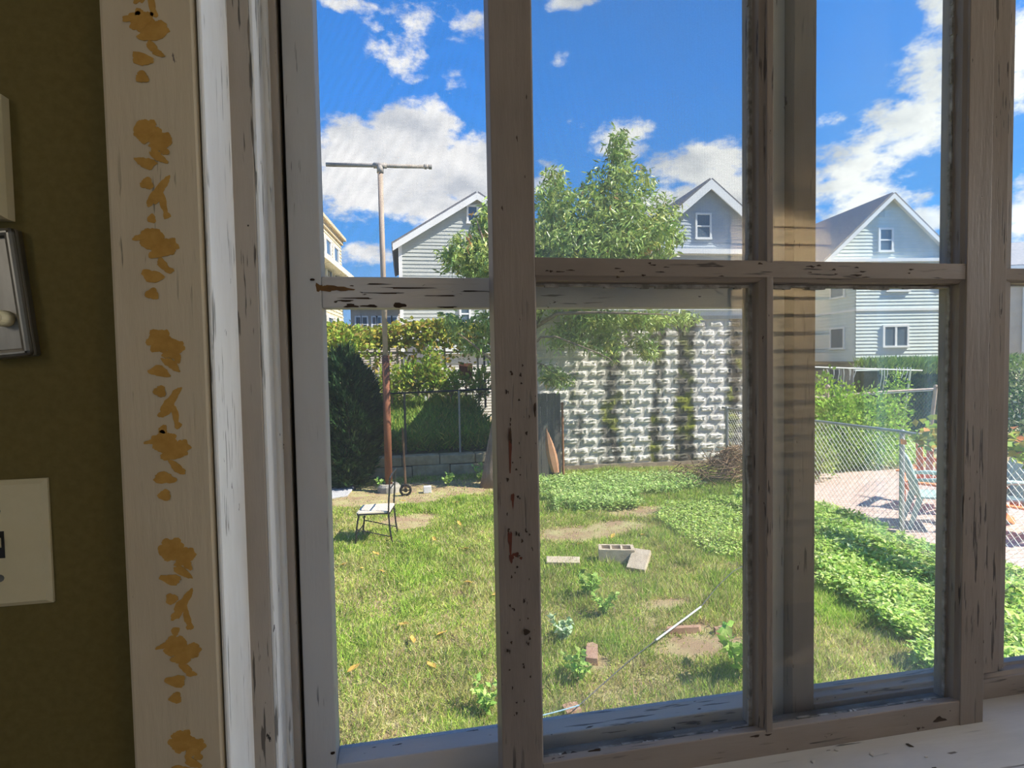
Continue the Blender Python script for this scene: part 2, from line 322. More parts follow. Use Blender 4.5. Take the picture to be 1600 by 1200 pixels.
# unseen right-wall lamp added to brighten right-facing jamb edges, close to the window wall
wlp = thing('added_wall_lamp', 'unseen wall lamp added to brighten the jamb edges of the window', 'lamp', (rx1,-.075,2.62))
part('bracket', MB().box((rx1-.02,-.115,2.58),(rx1,-.035,2.66)).tube([(rx1-.02,-.075,2.62),(rx1-.09,-.075,2.62)], .010, 8), M['steel'], wlp)
wm_, nt_, N_, L_, out_ = new_mat('added_wall_lamp_shade'); em = N_('ShaderNodeEmission'); em.inputs[0].default_value = (.95,.98,1,1); em.inputs[1].default_value = 6; L_(em.outputs[0], out_.inputs[0])
part('shade', MB().lathe([(.03,.06),(.05,.04),(.055,0),(.05,-.04),(.03,-.06)], (rx1-.12,-.075,2.62), 18), wm_, wlp, smooth=True)
wd_ = bpy.data.lights.new('added_wall_lamp_light', 'POINT'); wd_.energy = 44; wd_.color = (.95,.98,1); wd_.shadow_soft_size = .06
wo_ = bpy.data.objects.new('added_wall_lamp_light', wd_); COL.objects.link(wo_); wo_.parent = wlp; wo_.location = (-.24,0,0)

# ================================================================== WINDOW
w1 = thing('window_1', None, None, (.4, .1, ZB), kind='structure')
def zc(px, py, y): return P(px, py, y)[2]
# --- jamb: reveal, stop, parting strip, dark gap
Y1, Y2 = .060, .113
X1 = P(415,600,Y1)[0]; X2 = P(450,600,Y2)[0]
j = MB(); j.box((X0-.0045,-.0195,ZB-.04),(X0,Y1+.002,ZT)); j.box((X0-.02,.0005,ZB-.04),(X0-.0044,Y1+.002,ZT)); part('jamb', j, M['paint_jamb'], w1, bevel=.002)
part('stop', MB().box((X0-.02,Y1,ZB-.04),(X1-.0035,Y2-.012,ZT)), M['stop'], w1, bevel=.0012)
part('stop_lit_edge', MB().box((X1-.0035,Y1+.0004,ZB-.04),(X1,Y2-.012,ZT)), M['paint_jamb'], w1, bevel=.001)  # edge split off the stop, its brighter light put into whiter paint
part('parting_strip', MB().box((X1-.02,Y2-.012,ZB-.04),(X1+.005,Y2+.03,ZT)), M['paint_jamb'], w1, bevel=.003)
part('parting_strip', MB().box((X1-.01,Y2,ZB-.04),(X2,Y2+.05,ZT)), M['stop'], w1, bevel=.002)
part('jamb', MB().box((X0-.02,Y2+.02,ZB-.04),(X2+.006,WT,ZT)), M['gapwood'], w1)
part('jamb', MB().box((WX1,0,ZB-.04),(WX1+.02,WT,ZT)), M['paint_jamb'], w1)
part('head', MB().box((X0-.02,0,ZT),(WX1+.02,WT,ZT+.03)), M['paint_h'], w1)
part('sill', MB().box((X0-.02,.1,ZB-.03),(WX1+.02,WT+.05,ZB)), M['paint_h'], w1)

def vbar(xa, xb, ya, yb, z0, z1, bl=0.0, br=0.0, bd=.02):
    """upright bar whose back is wider than its front: bl, br are the widths of the moulded slopes at left and right"""
    pr = [(xa, yb), (xa, ya+bd if bl else ya)]
    if bl: pr += [(xa+bl*.35, ya+bd*.85), (xa+bl*.45, ya+bd*.35), (xa+bl, ya+bd*.15), (xa+bl, ya)]
    if br: pr += [(xb-br, ya), (xb-br, ya+bd*.15), (xb-br*.45, ya+bd*.35), (xb-br*.35, ya+bd*.85), (xb, ya+bd)]
    else: pr += [(xb, ya)]
    pr += [(xb, yb)]
    return MB().prism(pr[::-1], lambda p: (p[0],p[1],z0), lambda p: (p[0],p[1],z1))
def hbar(za, zb, ya, yb, x0, x1, bl=0.0, bt=0.0, bd=.02):
    """level bar: bl slope below, bt slope above"""
    pr = [(za, yb), (za, ya+bd if bl else ya)]
    if bl: pr += [(za+bl*.35, ya+bd*.85), (za+bl*.45, ya+bd*.35), (za+bl, ya+bd*.15), (za+bl, ya)]
    if bt: pr += [(zb-bt, ya), (zb-bt, ya+bd*.15), (zb-bt*.45, ya+bd*.35), (zb-bt*.35, ya+bd*.85), (zb, ya+bd)]
    else: pr += [(zb, ya)]
    pr += [(zb, yb)]
    return MB().prism(pr, lambda p: (x0,p[1],p[0]), lambda p: (x1,p[1],p[0]))

# --- sliding sash (front track)
SY0, SY1 = .062, .097
SG = SY0+.022                               # glass plane
sash = bpy.data.objects.new('sash', None); COL.objects.link(sash); sash.parent = w1
sa, sb = P(774,600,SY0)[0], P(839,600,SY0)[0]
ma, mb_ = P(1170,600,SG-.002)[0], P(1207.5,600,SY0)[0]
ra, rb, rc = P(1480,600,SG-.002)[0], P(1508,600,SY0)[0], P(1545,600,SY0)[0]
zr0, zr1 = zc(1000,447,SG-.002), zc(1000,404,SY0)     # middle rail
zb_top = zc(1300,1126,SY0); zb_bot = zc(1310,1163,SY0)
zb_glass = zc(1380,1103,SG)                  # where the pane meets the ledge
part('stile', vbar(sa, sb+.004, SY0, SY1, zb_bot, ZT, 0, .004, .02), M['paint_v'], sash, bevel=.0012)
part('stile', vbar(ra, rc, SY0, SY1, zb_bot-.012, ZT, rb-ra, 0, .02), M['paint_v'], sash, bevel=.001)
part('rail', hbar(zr0, zr1, SY0+.001, SY1-.001, sb, ra+.006, .009, 0, .02), M['paint_h'], sash, bevel=.0008)
for z0, z1 in ((zr1-.002, ZT), (zb_top-.004, zr0+.010)):
    part('muntin', vbar(ma, mb_+.001, SY0+.0005, SY1, z0, z1, (mb_-ma)*.60, 0, .02), M['paint_v'], sash, bevel=.0008)
part('rail', hbar(zb_bot-.004, zb_top, SY0+.001, SY0+.0125, sb, ra+.012), M['paint_h'], sash, bevel=.0012)
pr = [(SY0+.0122, zb_bot-.004),(SY0+.0122, zb_top-.0015),(SG, zb_glass),(SG+.012, zb_glass),(SG+.012, zb_bot-.004)]
part('ledge', MB().prism(pr, lambda p: (sb,p[0],p[1]), lambda p: (ra+.012,p[0],p[1])), M['ledge'], sash)
pt = MB()
for (xa, xb, za, zb2) in ((sb, ma, zr1, ZT), (mb_, ra, zr1, ZT), (sb, ma, zb_glass, zr0), (mb_, ra, zb_glass, zr0)):
    part('pane', MB().box((xa-.003,SG,za-.004),(xb+.006,SG+.003,zb2+.004)), M['glass'], sash)
    # crumbling glazing line: little lumps of putty along the pane edges
    e = MB(); x = xa
    while x < xb:
        ln = random.uniform(.006,.03); h = random.uniform(.0008,.0032) if random.random() < .75 else .0004
        e.box((x, SG-.004, za-.002),(min(x+ln,xb), SG, za+h)); x += ln
    z = za
    while z < min(zb2, za+1.0):
        ln = random.uniform(.006,.04); h = random.uniform(.0006,.0028) if random.random() < .7 else .0003
        e.box((xb-h, SG-.004, z),(xb+.004, SG, z+ln)); 
        e.box((xa-.002, SG-.003, z),(xa+h*.5, SG, z+ln)); z += ln
    x = xa
    while x < xb and zb2 < ZT:
        ln = random.uniform(.006,.03); h = random.uniform(.0008,.0035) if random.random() < .75 else .0004
        e.box((x, SG-.004, zb2-h),(min(x+ln,xb), SG, zb2+.002)); x += ln
    part('putty', e, M['putty'], sash)

# flakes of paint lying on the ledge and the stool
# --- outer sash (back track)
OY0, OY1 = .106, .140; OG = OY0+.02
osash = bpy.data.objects.new('outer_sash', None); COL.objects.link(osash); osash.parent = w1
oa, ob = P(1240,600,OY0)[0], P(1277,600,OY0)[0]
oc, od = P(1520,600,OY0)[0], P(1574,600,OG)[0]
oz0_, oz1_ = zc(1580,444,OY0), zc(1580,419,OY0)
obz = zc(1380,1062,OG); obf = zc(1380,1075,OY0)
part('stile', vbar(oa, ob, OY0, OY1, ZB, ZT, 0, .003, .02), M['paint_v'], osash, bevel=.001)
part('stile', MB().box((WX1-.05,OY0,ZB),(WX1,OY1,ZT)), M['paint_v'], osash)
part('muntin', vbar(oc, od, OY0, OY1, obf, ZT, 0, (od-oc)*.35, .02), M['paint_v'], osash, bevel=.001)
part('rail', hbar(oz0_, oz1_, OY0+.001, OY1-.001, ob, WX1-.05, .006, 0, .02), M['paint_h'], osash, bevel=.001)
part('rail', hbar(ZB, obz, OY0+.001, OY1-.001, ob-.002, WX1-.05, 0, obz-obf+.010, .02), M['paint_h'], osash, bevel=.001)
for xa, xb in ((ob, oc+.01), (od-.01, WX1-.05)):
    for za, zb2 in ((obz-.004, oz0_+.003), (oz1_-.003, ZT)): part('pane', MB().box((xa-.003,OG,za),(xb+.003,OG+.003,zb2)), M['glass_clear'], osash)

# --- wooden insect screen behind the sash
KY0, KY1 = .118, .156
scr = bpy.data.objects.new('insect_screen', None); COL.objects.link(scr); scr.parent = w1
ka, kb = P(458,600,KY0)[0], P(507,600,KY0)[0]
kc, ke = P(1196,600,KY0)[0], P(1240.5,600,OY0)[0]-.001
kz0, kz1 = zc(640,481,KY0), zc(640,433,KY0)
kbt = zc(660,1177,KY0)
part('stile', MB().box((ka,KY0,ZB),(kb,KY1,ZT)), M['paint_screen'], scr, bevel=.0015)
part('stile', MB().box((kc,KY0+.006,ZB),(ke,KY1,ZT)), M['paint_screen'], scr, bevel=.0015)
part('rail', MB().box((kb,KY0+.0008,kz0),(kc,KY1-.012,kz1)), M['paint_screen_h'], scr, bevel=.0015)
part('rail', MB().box((kb,KY0+.0008,ZB),(kc,KY1,kbt)), M['paint_screen_h'], scr, bevel=.0015)
def mesh_wires(x0, x1, z0, z1, y, pitch, r):
    V = []; T = []
    def bar(a, b, ax):
        k = len(V)
        for p in (a, b):
            for s, t in ((r,0),(0,r),(-r,0),(0,-r)):
                V.append((p[0]+s, y+t, p[1]) if ax == 'z' else (p[0], y+t, p[1]+s))
        for i in range(4): T.append((k+i, k+(i+1)%4, k+4+(i+1)%4, k+4+i))
    x = x0
    while x < x1: bar((x,z0),(x,z1),'z'); x += pitch
    z = z0
    while z < z1: bar((x0,z),(x1,z),'x'); z += pitch
    return tri_mesh('wire_mesh', np.array(V) - np.array(root_loc(w1)), np.array(T))
M['wire'] = plain('screen_wire', (.30,.31,.32), None, rough=.45, metal=.5, spec=.5)
part('wire_mesh', mesh_wires(kb-.004, kc+.004, kbt-.006, ZT, KY1-.008, .00160, .00014), M['wire'], scr, local=True, kind='stuff')
# rusted nails in the screen frame
for px, py in ((488,437),(520,1176)):
    q = P(px,py,KY0); part('nail', MB().lathe([(.0016,-.0012),(.0026,-.0006),(.0026,.0006),(.0016,.0012)], (q[0],KY0-.0003,q[2]), 8), M['nail'], scr)

# --- stool, the inside sill board
st = MB().prism([(-.085,-.030),(-.085,-.006),(-.078,0),(SY0+.002,0),(SY1+.012,-.002),(SY1+.012,-.03)], lambda p: (X0-.06,p[0],zb_bot-.001+p[1]), lambda p: (WX1+.06,p[0],zb_bot-.001+p[1]))
part('stool', st, M['stool'], w1, bevel=.002)
fl = plain('paint_flake', (.55,.52,.48), (.42,.39,.35), 50, .8); gr = plain('grit', (.05,.04,.03), None, rough=.9)
for k in range(46):
    on = k < 26
    if on: x = random.uniform(.20,.66); y = random.uniform(-.07,SY0-.006); z = zb_bot-.0009
    else:
        x = random.uniform(sb+.01, ra-.01); t_ = random.random(); y = SY0+.0135+t_*(SG-SY0-.016); z = zb_top-.0015+(zb_glass-zb_top)*t_*.95
    s = random.uniform(.0012,.0052); a = random.uniform(0,3.1); c, sn = math.cos(a), math.sin(a)
    vs = [(-s,-s*.3),(s*.6,-s*.45),(s,s*.2),(-s*.4,s*.5)]
    e = MB().prism(vs, lambda p: (x+p[0]*c-p[1]*sn, y+p[0]*sn+p[1]*c, z), lambda p: (x+p[0]*c-p[1]*sn, y+p[0]*sn+p[1]*c, z+.0009))
    solo('paint_flake', e, fl if random.random() < .7 else gr, 'tiny flake of paint or grit on the stool and ledge of the sash', 'paint flake', (x,y,z), 'paint flakes on the stool and the sash ledge')

# --- casing with its stencilled border (trim)
cx0 = P(181,600,-.02)[0]
trim = thing('trim_1', None, None, (cx0, 0, rz0), kind='structure')
cas = MB(); nseg = 26
for k in range(nseg):
    pass
cas.box((cx0,-.020,rz0),(X0-.0062,0.0,rz1)); part('casing_board', cas, M['casing'], trim, bevel=.003)
structure('trim_2', MB().box((WX1,-.020,rz0),(WX1+.11,0,rz1)), M['casing'])
structure('trim_3', MB().box((X0-.02,-.020,ZT+.02),(WX1+.11,-.0005,ZT+.13)), M['casing'])

def blob(mb, cx, cz, rx, rz, rot=0.0, n=26, jit=.15, y=-.0201):
    ph = random.uniform(0,6); pts = []; y -= .00003*(len(mb.v)//(2*n)); rx *= 1.22; rz *= 1.22
    for i in range(n):
        q = 2*math.pi*i/n; r = 1 + jit*math.sin(3*q+ph) + random.uniform(-jit,jit)*.7
        a, b = rx*r*math.cos(q), rz*r*math.sin(q); pts.append((cx+a*math.cos(rot)-b*math.sin(rot), cz+a*math.sin(rot)+b*math.cos(rot)))
    mb.prism(pts, lambda p: (p[0], y, p[1]), lambda p: (p[0], y-.0003, p[1]))
K = .0280/50                                  # metres of wall per photo pixel on the board
def motif(kind, px, py):
    c = P(px, py, -.0201); mb = MB()
    def B(dx, dy, rx, rz, rot=0): blob(mb, c[0]+dx*K, c[2]-dy*K, rx*K, rz*K, rot)
    if kind == 0:      # flower with leaves
        [B(-6+11*math.cos(a_), -16+11*math.sin(a_), 7.5, 7.5) for a_ in (0,1.05,2.1,3.14,4.2,5.2)]; B(-6,-16,9,9); [B(18+6*math.cos(a_), -5+6*math.sin(a_), 5.5, 5.5) for a_ in (.3,1.6,2.9,4.2,5.4)]; B(8,5,9,6,.3); B(9,22,13,5.5,-.7); B(18,12,5,7,.4); B(-9,33,13,7,-.25); B(-9,65,7.5,7.5)
    elif kind == 1:    # sprig
        B(2,0,17,6.5,1.05); B(13,-17,10,4.5,1.0); B(10,16,16,4,-1.4); B(-8,14,7,4,.8); B(-8,40,5,6); B(14,34,4.5,5)
    else:              # flower with a longer tail
        [B(-6+11*math.cos(a_), -14+10*math.sin(a_), 7.5, 7) for a_ in (.3,1.4,2.4,3.5,4.5,5.5)]; B(-6,-14,9,8); [B(20+6*math.cos(a_), -4+7*math.sin(a_), 5.5, 5.5) for a_ in (0,1.3,2.6,3.9,5.1)]; B(-24,-16,9,3.5,.2); B(5,6,14,8,.2); B(9,26,11,5,-.9); B(-8,44,13,8,-.2); B(16,34,7,4,-.3); B(-9,72,7.5,7.5)
    part('stencil_motif', mb, M['stencil'], trim, label='ochre stencilled flower spray')
for kind, px, py in ((2,229,48),(1,224,-15),(0,237,222),(1,244,302),(2,245,388),(0,257,548),(1,262,632),(2,264,704),(0,275,873),(1,281,948),(2,281,1022),(0,291,1172),(0,219,-103),(2,208,-262),(1,205,-345),(0,200,-425),(1,299,1273),(2,300,1347),(0,311,1497),(1,318,1573),(2,318,1647)):
    motif(kind, px, py)

# flaked spots that bare red-brown primer or dark wood, and the rust run below a nail
chip_d = plain('bared_wood', (.035,.022,.014), (.07,.045,.03), 90, .9); chip_r = plain('red_primer', (.16,.045,.028), (.10,.04,.025), 70, .9); chip_o = plain('rust_run', (.22,.11,.035), (.12,.065,.03), 60, .9)
def chips(parent, mat, spots, y):
    mb = MB()
    for px, py, rx, ry in spots:
        c = P(px,py,y); k = (c[1]-CAM[1])/F*1.02; blob(mb, c[0], c[2], rx*k, ry*k, 0, 12, .28, y-.00005)
    part('paint_chips', mb, mat, parent)
rr_ = random.Random(21)
chips(sash, chip_r, [(797,846,2.5,16),(799,872,3,6),(806,866,4,3),(814,872,2,2),(797,700,2,30),(801,780,2,9)], SY0)
chips(sash, chip_d, [(rr_.uniform(790,832), rr_.uniform(560,1120), rr_.uniform(.5,1.4), rr_.uniform(.8,2.8)) for k in range(60)] + [(822,986,4,4),(797,680,1.6,10),(835,640,1.6,9)], SY0)
chips(sash, chip_d, [(rr_.uniform(850,1460), rr_.uniform(410,434), rr_.uniform(2,7), rr_.uniform(.5,1.4)) for k in range(26)], SY0+.001)
chips(sash, chip_d, [(1468,1124,11,4),(1435,1138,3,2),(1180,1150,7,1.5),(1200,1148,5,1.2),(930,1172,9,1.6)], SY0+.001)
chips(scr, chip_d, [(548,478,8,2.4),(578,478,10,1.6),(624,477,8,3),(700,480,12,1.0),(560,466,18,1.0),(600,458,22,.8),(640,450,30,.9),(590,444,14,.8),(690,462,20,.7),(740,455,16,.7),(540,470,9,1.2),(766,457,2,1.5)], KY0+.0008)
chips(scr, chip_o, [(507,451,9,3.2),(522,450,12,3.0),(540,452,10,2.2),(498,449,4,4.5)], KY0+.0004)

# ================================================================== THINGS ON THE OLIVE WALL
def wall_plate(x0, x1, z0, z1, d, name, parent, mat, rot=0.0):
    mb = MB(); i = .004
    fr_ = [(x0,z0),(x1,z0),(x1,z1),(x0,z1)]; bk = fr_
    inn = [(x0+i,z0+i),(x1-i,z0+i),(x1-i,z1-i),(x0+i,z1-i)]
    vs = [(a,0,b) for a,b in bk] + [(a,-d*.45,b) for a,b in bk] + [(a,-d,b) for a,b in inn]
    fs = [(3,2,1,0),(8,9,10,11)] + [(k,(k+1)%4,4+(k+1)%4,4+k) for k in range(4)] + [(4+k,4+(k+1)%4,8+(k+1)%4,8+k) for k in range(4)]
    mb.add(vs, fs)
    return part(name, mb, mat, parent)
q0, q1 = P(70,748,-.006), P(74,944,-.006); pcx = P(-3,850,-.006)[0]
sw = thing('switch_plate', 'cream light switch plate on the olive wall, below the metal plate', 'switch plate', (pcx,0,q1[2]))
wall_plate(2*pcx-q0[0], q0[0], q1[2], q0[2], .006, 'plate', sw, M['cream'])
zm = (q0[2]+q1[2])/2
part('toggle_slot', MB().box((pcx-.005,-.0066,zm-.012),(pcx+.005,-.0055,zm+.012)), M['black'], sw)
part('toggle', MB().prism([(-.006,-.003),(-.016,.006),(-.017,.010),(-.006,.006)], lambda p: (pcx-.0035,p[0],zm+p[1]), lambda p: (pcx+.0028,p[0],zm+p[1])), M['cream'], sw)
for dz in (-.030,.030): part('screw', MB().lathe([(.0034,-.0003),(.0034,.0006)], (0,0,0), 10) , M['steel'], sw, local=True).matrix_local = Matrix.Translation((0,-.0062,zm+dz-q1[2])) @ Matrix.Rotation(math.pi/2,4,'X')
q0, q1 = P(9,138,-.022), P(20,345,-.022)
q0[0] = q1[0] = P(26,345,0)[0]-.001; bx_ = thing('wall_box', 'cream plastic wall box above the metal plate', 'wall box', (q0[0]-.05,0,q1[2]))
wall_plate(q0[0]-.09, q0[0], q1[2]+.004, q0[2], .022, 'cover', bx_, M['cream'])
part('seam', MB().box((q0[0]-.088,-.016,(q0[2]+q1[2])/2+.03),(q0[0]-.002,-.0185,(q0[2]+q1[2])/2+.0308)), M['casing'], bx_)
q = P(0,497,-.018)
mp_ = thing('metal_wall_plate', 'tilted dull metal plate with raised rim and cream knob on the olive wall', 'dimmer switch', (q[0],0,q[2])); mp_.rotation_euler = (0, math.radians(-5.2), 0)
hw, z0_, z1_ = P(56,557,-.015)[0]-q[0], P(57,557,-.015)[2]-q[2]-.001, P(24,357,-.015)[2]-q[2]
hw -= .006
part('back_plate', MB().box((-hw,-.010,z0_),(hw,0,z1_)), M['steel'], mp_, local=True, bevel=.002)
rim = .0075
for a, b in (((-hw,-.016,z0_),(-hw+rim,-.009,z1_)),((hw-rim,-.016,z0_),(hw,-.009,z1_)),((-hw,-.016,z0_),(hw,-.009,z0_+rim)),((-hw,-.016,z1_-rim),(hw,-.009,z1_))): part('rim', MB().box(a,b), M['steel'], mp_, local=True, bevel=.003)
kn = part('knob', MB().lathe([(.007,0),(.007,.012),(.0055,.015),(.0,.0155)], (0,0,0), 18), M['cream'], mp_, local=True, smooth=False); kn.location = (0,-.010,0); kn.rotation_euler = (math.pi/2,0,0)

# ================================================================== GROUND
def vnoise(x, y, seed=0):
    xi, yi = np.floor(x).astype(int), np.floor(y).astype(int); fx, fy = x-xi, y-yi; fx, fy = fx*fx*(3-2*fx), fy*fy*(3-2*fy)
    def h(a, b): 
        v = np.sin(a*127.1 + b*311.7 + seed*74.7)*43758.5453; return v-np.floor(v)
    return (h(xi,yi)*(1-fx)+h(xi+1,yi)*fx)*(1-fy) + (h(xi,yi+1)*(1-fx)+h(xi+1,yi+1)*fx)*fy
def fbm(x, y, s, seed=0): return (vnoise(x*s,y*s,seed)*.5 + vnoise(x*s*2.1,y*s*2.1,seed+1)*.3 + vnoise(x*s*4.3,y*s*4.3,seed+2)*.2)
M['soil'] = plain('dry_soil', (.32,.22,.13), (.40,.36,.17), 3.0, .95, .5, dist=.02, contrast=(.4,.62))
M['leaf'] = leaf_mat('leaf', .35); M['leaf_shiny'] = leaf_mat('shiny_leaf', .32, .30, .45); M['blade'] = leaf_mat('grass_blade', .40, .6, .2)
gx = 40; V = []; T = []
structure('ground', MB().box((-60,.21,-.3),(70,90,0)), M['soil'])
# neighbour's patio
patio_m, nt, N, L, out = new_mat('pink_pavers'); b = N('ShaderNodeBsdfPrincipled'); L(b.outputs[0], out.inputs[0]); b.inputs['Roughness'].default_value = .85
tc = N('ShaderNodeTexCoord'); br = N('ShaderNodeTexBrick'); L(tc.outputs['Object'], br.inputs['Vector']); br.inputs['Scale'].default_value = 1; br.inputs['Brick Width'].default_value = .21; br.inputs['Row Height'].default_value = .105
br.inputs['Mortar Size'].default_value = .006; br.inputs['Color1'].default_value = (.50,.34,.28,1); br.inputs['Color2'].default_value = (.58,.42,.36,1); br.inputs['Mortar'].default_value = (.24,.19,.15,1); L(br.outputs['Color'], b.inputs['Base Color'])
bp = N('ShaderNodeBump'); bp.inputs['Strength'].default_value = .5; bp.inputs['Distance'].default_value = .004; L(br.outputs['Fac'], bp.inputs['Height']); bp.invert = True; L(bp.outputs[0], b.inputs['Normal'])
structure('patio', MB().box((6.05,3.0,0),(12.5,9.0,.03)), patio_m)

def leaves(pts, axis, ln, wd, tint, fold=.25, seed=1, flat=0.0):
    """one two-triangle leaf at every point: axis = direction of the midrib, ln/wd = length and width, tint = colour per leaf"""
    r = np.random.default_rng(seed); n = len(pts); pts = np.asarray(pts, float); axis = axis/np.linalg.norm(axis, axis=1, keepdims=True)
    ref = r.normal(size=(n,3))*(1-flat); ref[:,2] += flat*1.5; side = np.cross(axis, ref); side /= np.linalg.norm(side, axis=1, keepdims=True)+1e-9; nor = np.cross(side, axis)
    ln = np.broadcast_to(ln,(n,))[:,None]; wd = np.broadcast_to(wd,(n,))[:,None]
    a = pts; t = pts + axis*ln; mid = pts + axis*ln*.42 + nor*wd*fold; l = mid - side*wd*.5; q = mid + side*wd*.5
    V = np.stack([a,l,t,q],1).reshape(-1,3); k = np.arange(n)*4
    T = np.concatenate([np.stack([k,k+1,k+2],1), np.stack([k,k+2,k+3],1)],0)
    return V, T, np.repeat(tint, 4, axis=0)
def tints(n, cols, wts, jit=.18, seed=3):
    r = np.random.default_rng(seed); c = np.array(cols)[r.choice(len(cols), n, p=np.array(wts)/sum(wts))]
    return np.clip(c*(1+r.normal(size=(n,1))*jit)*(1+r.normal(size=(n,3))*.05), 0, 1)
def unit(v): return v/np.linalg.norm(v, axis=1, keepdims=True)
def in_poly(x, y, poly):
    ins = np.zeros(len(x), bool); m_ = len(poly)
    for i in range(m_):
        (xa,ya),(xb,yb) = poly[i], poly[(i+1)%m_]; c = ((ya > y) != (yb > y)) & (x < (xb-xa)*(y-ya)/(yb-ya+1e-12)+xa); ins ^= c
    return ins
def gp(px, py): q = G(px,py); return (q[0], q[1])

# groundcover areas on the lawn (right-hand bank, foot of the block wall)
bank = [gp(1190,770), gp(1275,788), gp(1400,845), gp(1470,880), gp(1600,890), gp(1700,980), gp(1600,1150), gp(1480,1060), gp(1400,985), gp(1330,930), gp(1260,880), gp(1180,820), gp(1120,790)]
foot = [gp(845,752), gp(930,752), gp(1060,748), gp(1100,765), gp(1010,778), gp(960,800), gp(860,800)]
mid = [gp(1000,800), gp(1090,790), gp(1170,800), gp(1170,880), gp(1060,835)]
# bare, dry spots
bare = [(G(905,835),.75,.45),(G(960,825),.6,.4),(G(1040,945),.30,.16),(G(1310,905),.5,.3),(G(640,815),.5,.5),(G(600,785),1.4,.35),(G(640,768),2.4,1.05),(G(1080,985),.3,.1),(G(1000,800),.7,.35),(G(925,1035),.14,.16),(G(1100,1010),.5,.25),(G(1000,760),1.6,.3)]
def barren(x, y):
    b = np.zeros_like(x)
    for c, rx, ry in bare: b = np.maximum(b, 1-((x-c[0])/rx)**2-((y-c[1])/ry)**2)
    return np.clip(b*1.6 + (fbm(x,y,3.0,5)-.5)*1.3, 0, 1)
def in_patio(x, y): return (x > 6.0) & (y > 3.0) & (y < 9.05)

n = 780000; y = 2.6 + 8.2*RNG.random(n)**1.15; x = -5.4 + 12.4*RNG.random(n)
keep = (x < .6 + (y+.6)*1.12) & ~in_patio(x,y) & (RNG.random(n) > .95*barren(x,y)) & (RNG.random(n) < .55+.45*fbm(x,y,2.2,9)*1.6)
isbank = in_poly(x,y,bank); keep &= ~(isbank & (RNG.random(n) < .82)) & (y < 10.75 - .05*x)
x, y = x[keep], y[keep]; n = len(x)
ax = unit(np.stack([RNG.normal(size=n)*.55+.06, RNG.normal(size=n)*.55, .55+.5*RNG.random(n)],1))
patch = fbm(x,y,.9,21); lng = (.04+.06*RNG.random(n))*(.55+.9*fbm(x,y,1.6,33)+1.1*np.clip(fbm(x,y,3.3,35)-.55,0,1)*3)
dry = np.clip((fbm(x,y,1.3,41)-.36)*2.2 + (y < 5.2)*.22 + barren(x,y)*.5, 0, 1)
g1 = tints(n, [(.28,.46,.06),(.42,.60,.09),(.54,.66,.14)], [3,4,3], .2, 51); g2 = tints(n, [(.66,.62,.24),(.74,.66,.38),(.58,.62,.18),(.58,.46,.26)], [4,3,4,1], .2, 52)
sel = (RNG.random(n) < .16+.66*dry)[:,None]; tn = np.where(sel, g2, g1)*(.60+.58*fbm(x,y,4.0,57))[:,None]; lng = lng*(1-.6*barren(x,y))
Vg, Tg, Cg = leaves(np.stack([x,y,np.full(n,-.004)],1), ax, lng, .0032+.0009*y, tn, .1, 5)
o = solo('lawn_grass', tri_mesh('lawn_grass', Vg, Tg, Cg), M['blade'], 'sunlit yellow-green grass of the backyard lawn', 'grass', kind='stuff')
del Vg, Tg, Cg

def cover(name, poly, n, h, ln, cols, wts, label, seed, cat='weeds'):
    r = np.random.default_rng(seed); pa = np.array(poly); lo, hi = pa.min(0), pa.max(0)
    x = lo[0]+(hi[0]-lo[0])*r.random(n*3); y = lo[1]+(hi[1]-lo[1])*r.random(n*3); k = in_poly(x+(fbm(x,y,2.0,91)-.5)*1.1,y+(fbm(x,y,2.0,92)-.5)*1.1,poly) & ~in_patio(x,y); x, y = x[k][:n], y[k][:n]; m_ = len(x)
    clump = fbm(x,y,2.6,seed); z = h*(.15+.85*r.random(m_))*(.55+.75*clump)
    axs = unit(np.stack([r.normal(size=m_), r.normal(size=m_)*1.0-.2, .15+.4*r.normal(size=m_)],1))
    V_, T_, C_ = leaves(np.stack([x,y,z],1), axs, ln*(.6+.8*r.random(m_)), ln*.62*(.6+.6*r.random(m_)), tints(m_, cols, wts, .22, seed), .18, seed, flat=.75)
    return solo(name, tri_mesh(name, V_, T_, C_), M['leaf'], label, cat, kind='stuff')
GREEN = [(.40,.58,.12),(.56,.72,.19),(.68,.78,.32),(.25,.42,.08)]
cover('groundcover', bank, 52000, .17, .055, GREEN, [3,4,3,2], 'dense leafy green groundcover on the bank along the chain-link fence', 61)
cover('weeds', foot, 15000, .20, .055, [(.46,.62,.20),(.58,.72,.30),(.32,.48,.13)], [3,3,2], 'light green weeds growing at the foot of the block wall', 62)
cover('weeds', mid, 5500, .12, .045, GREEN, [3,4,3,1], 'low green weeds in the lawn below the brush pile', 63)
cover('weeds', [gp(1280,700), gp(1420,700), gp(1480,745), gp(1275,745)], 6000, .35, .07, GREEN, [3,3,2,3], 'scrubby weeds along the far edge of the pink patio', 64)
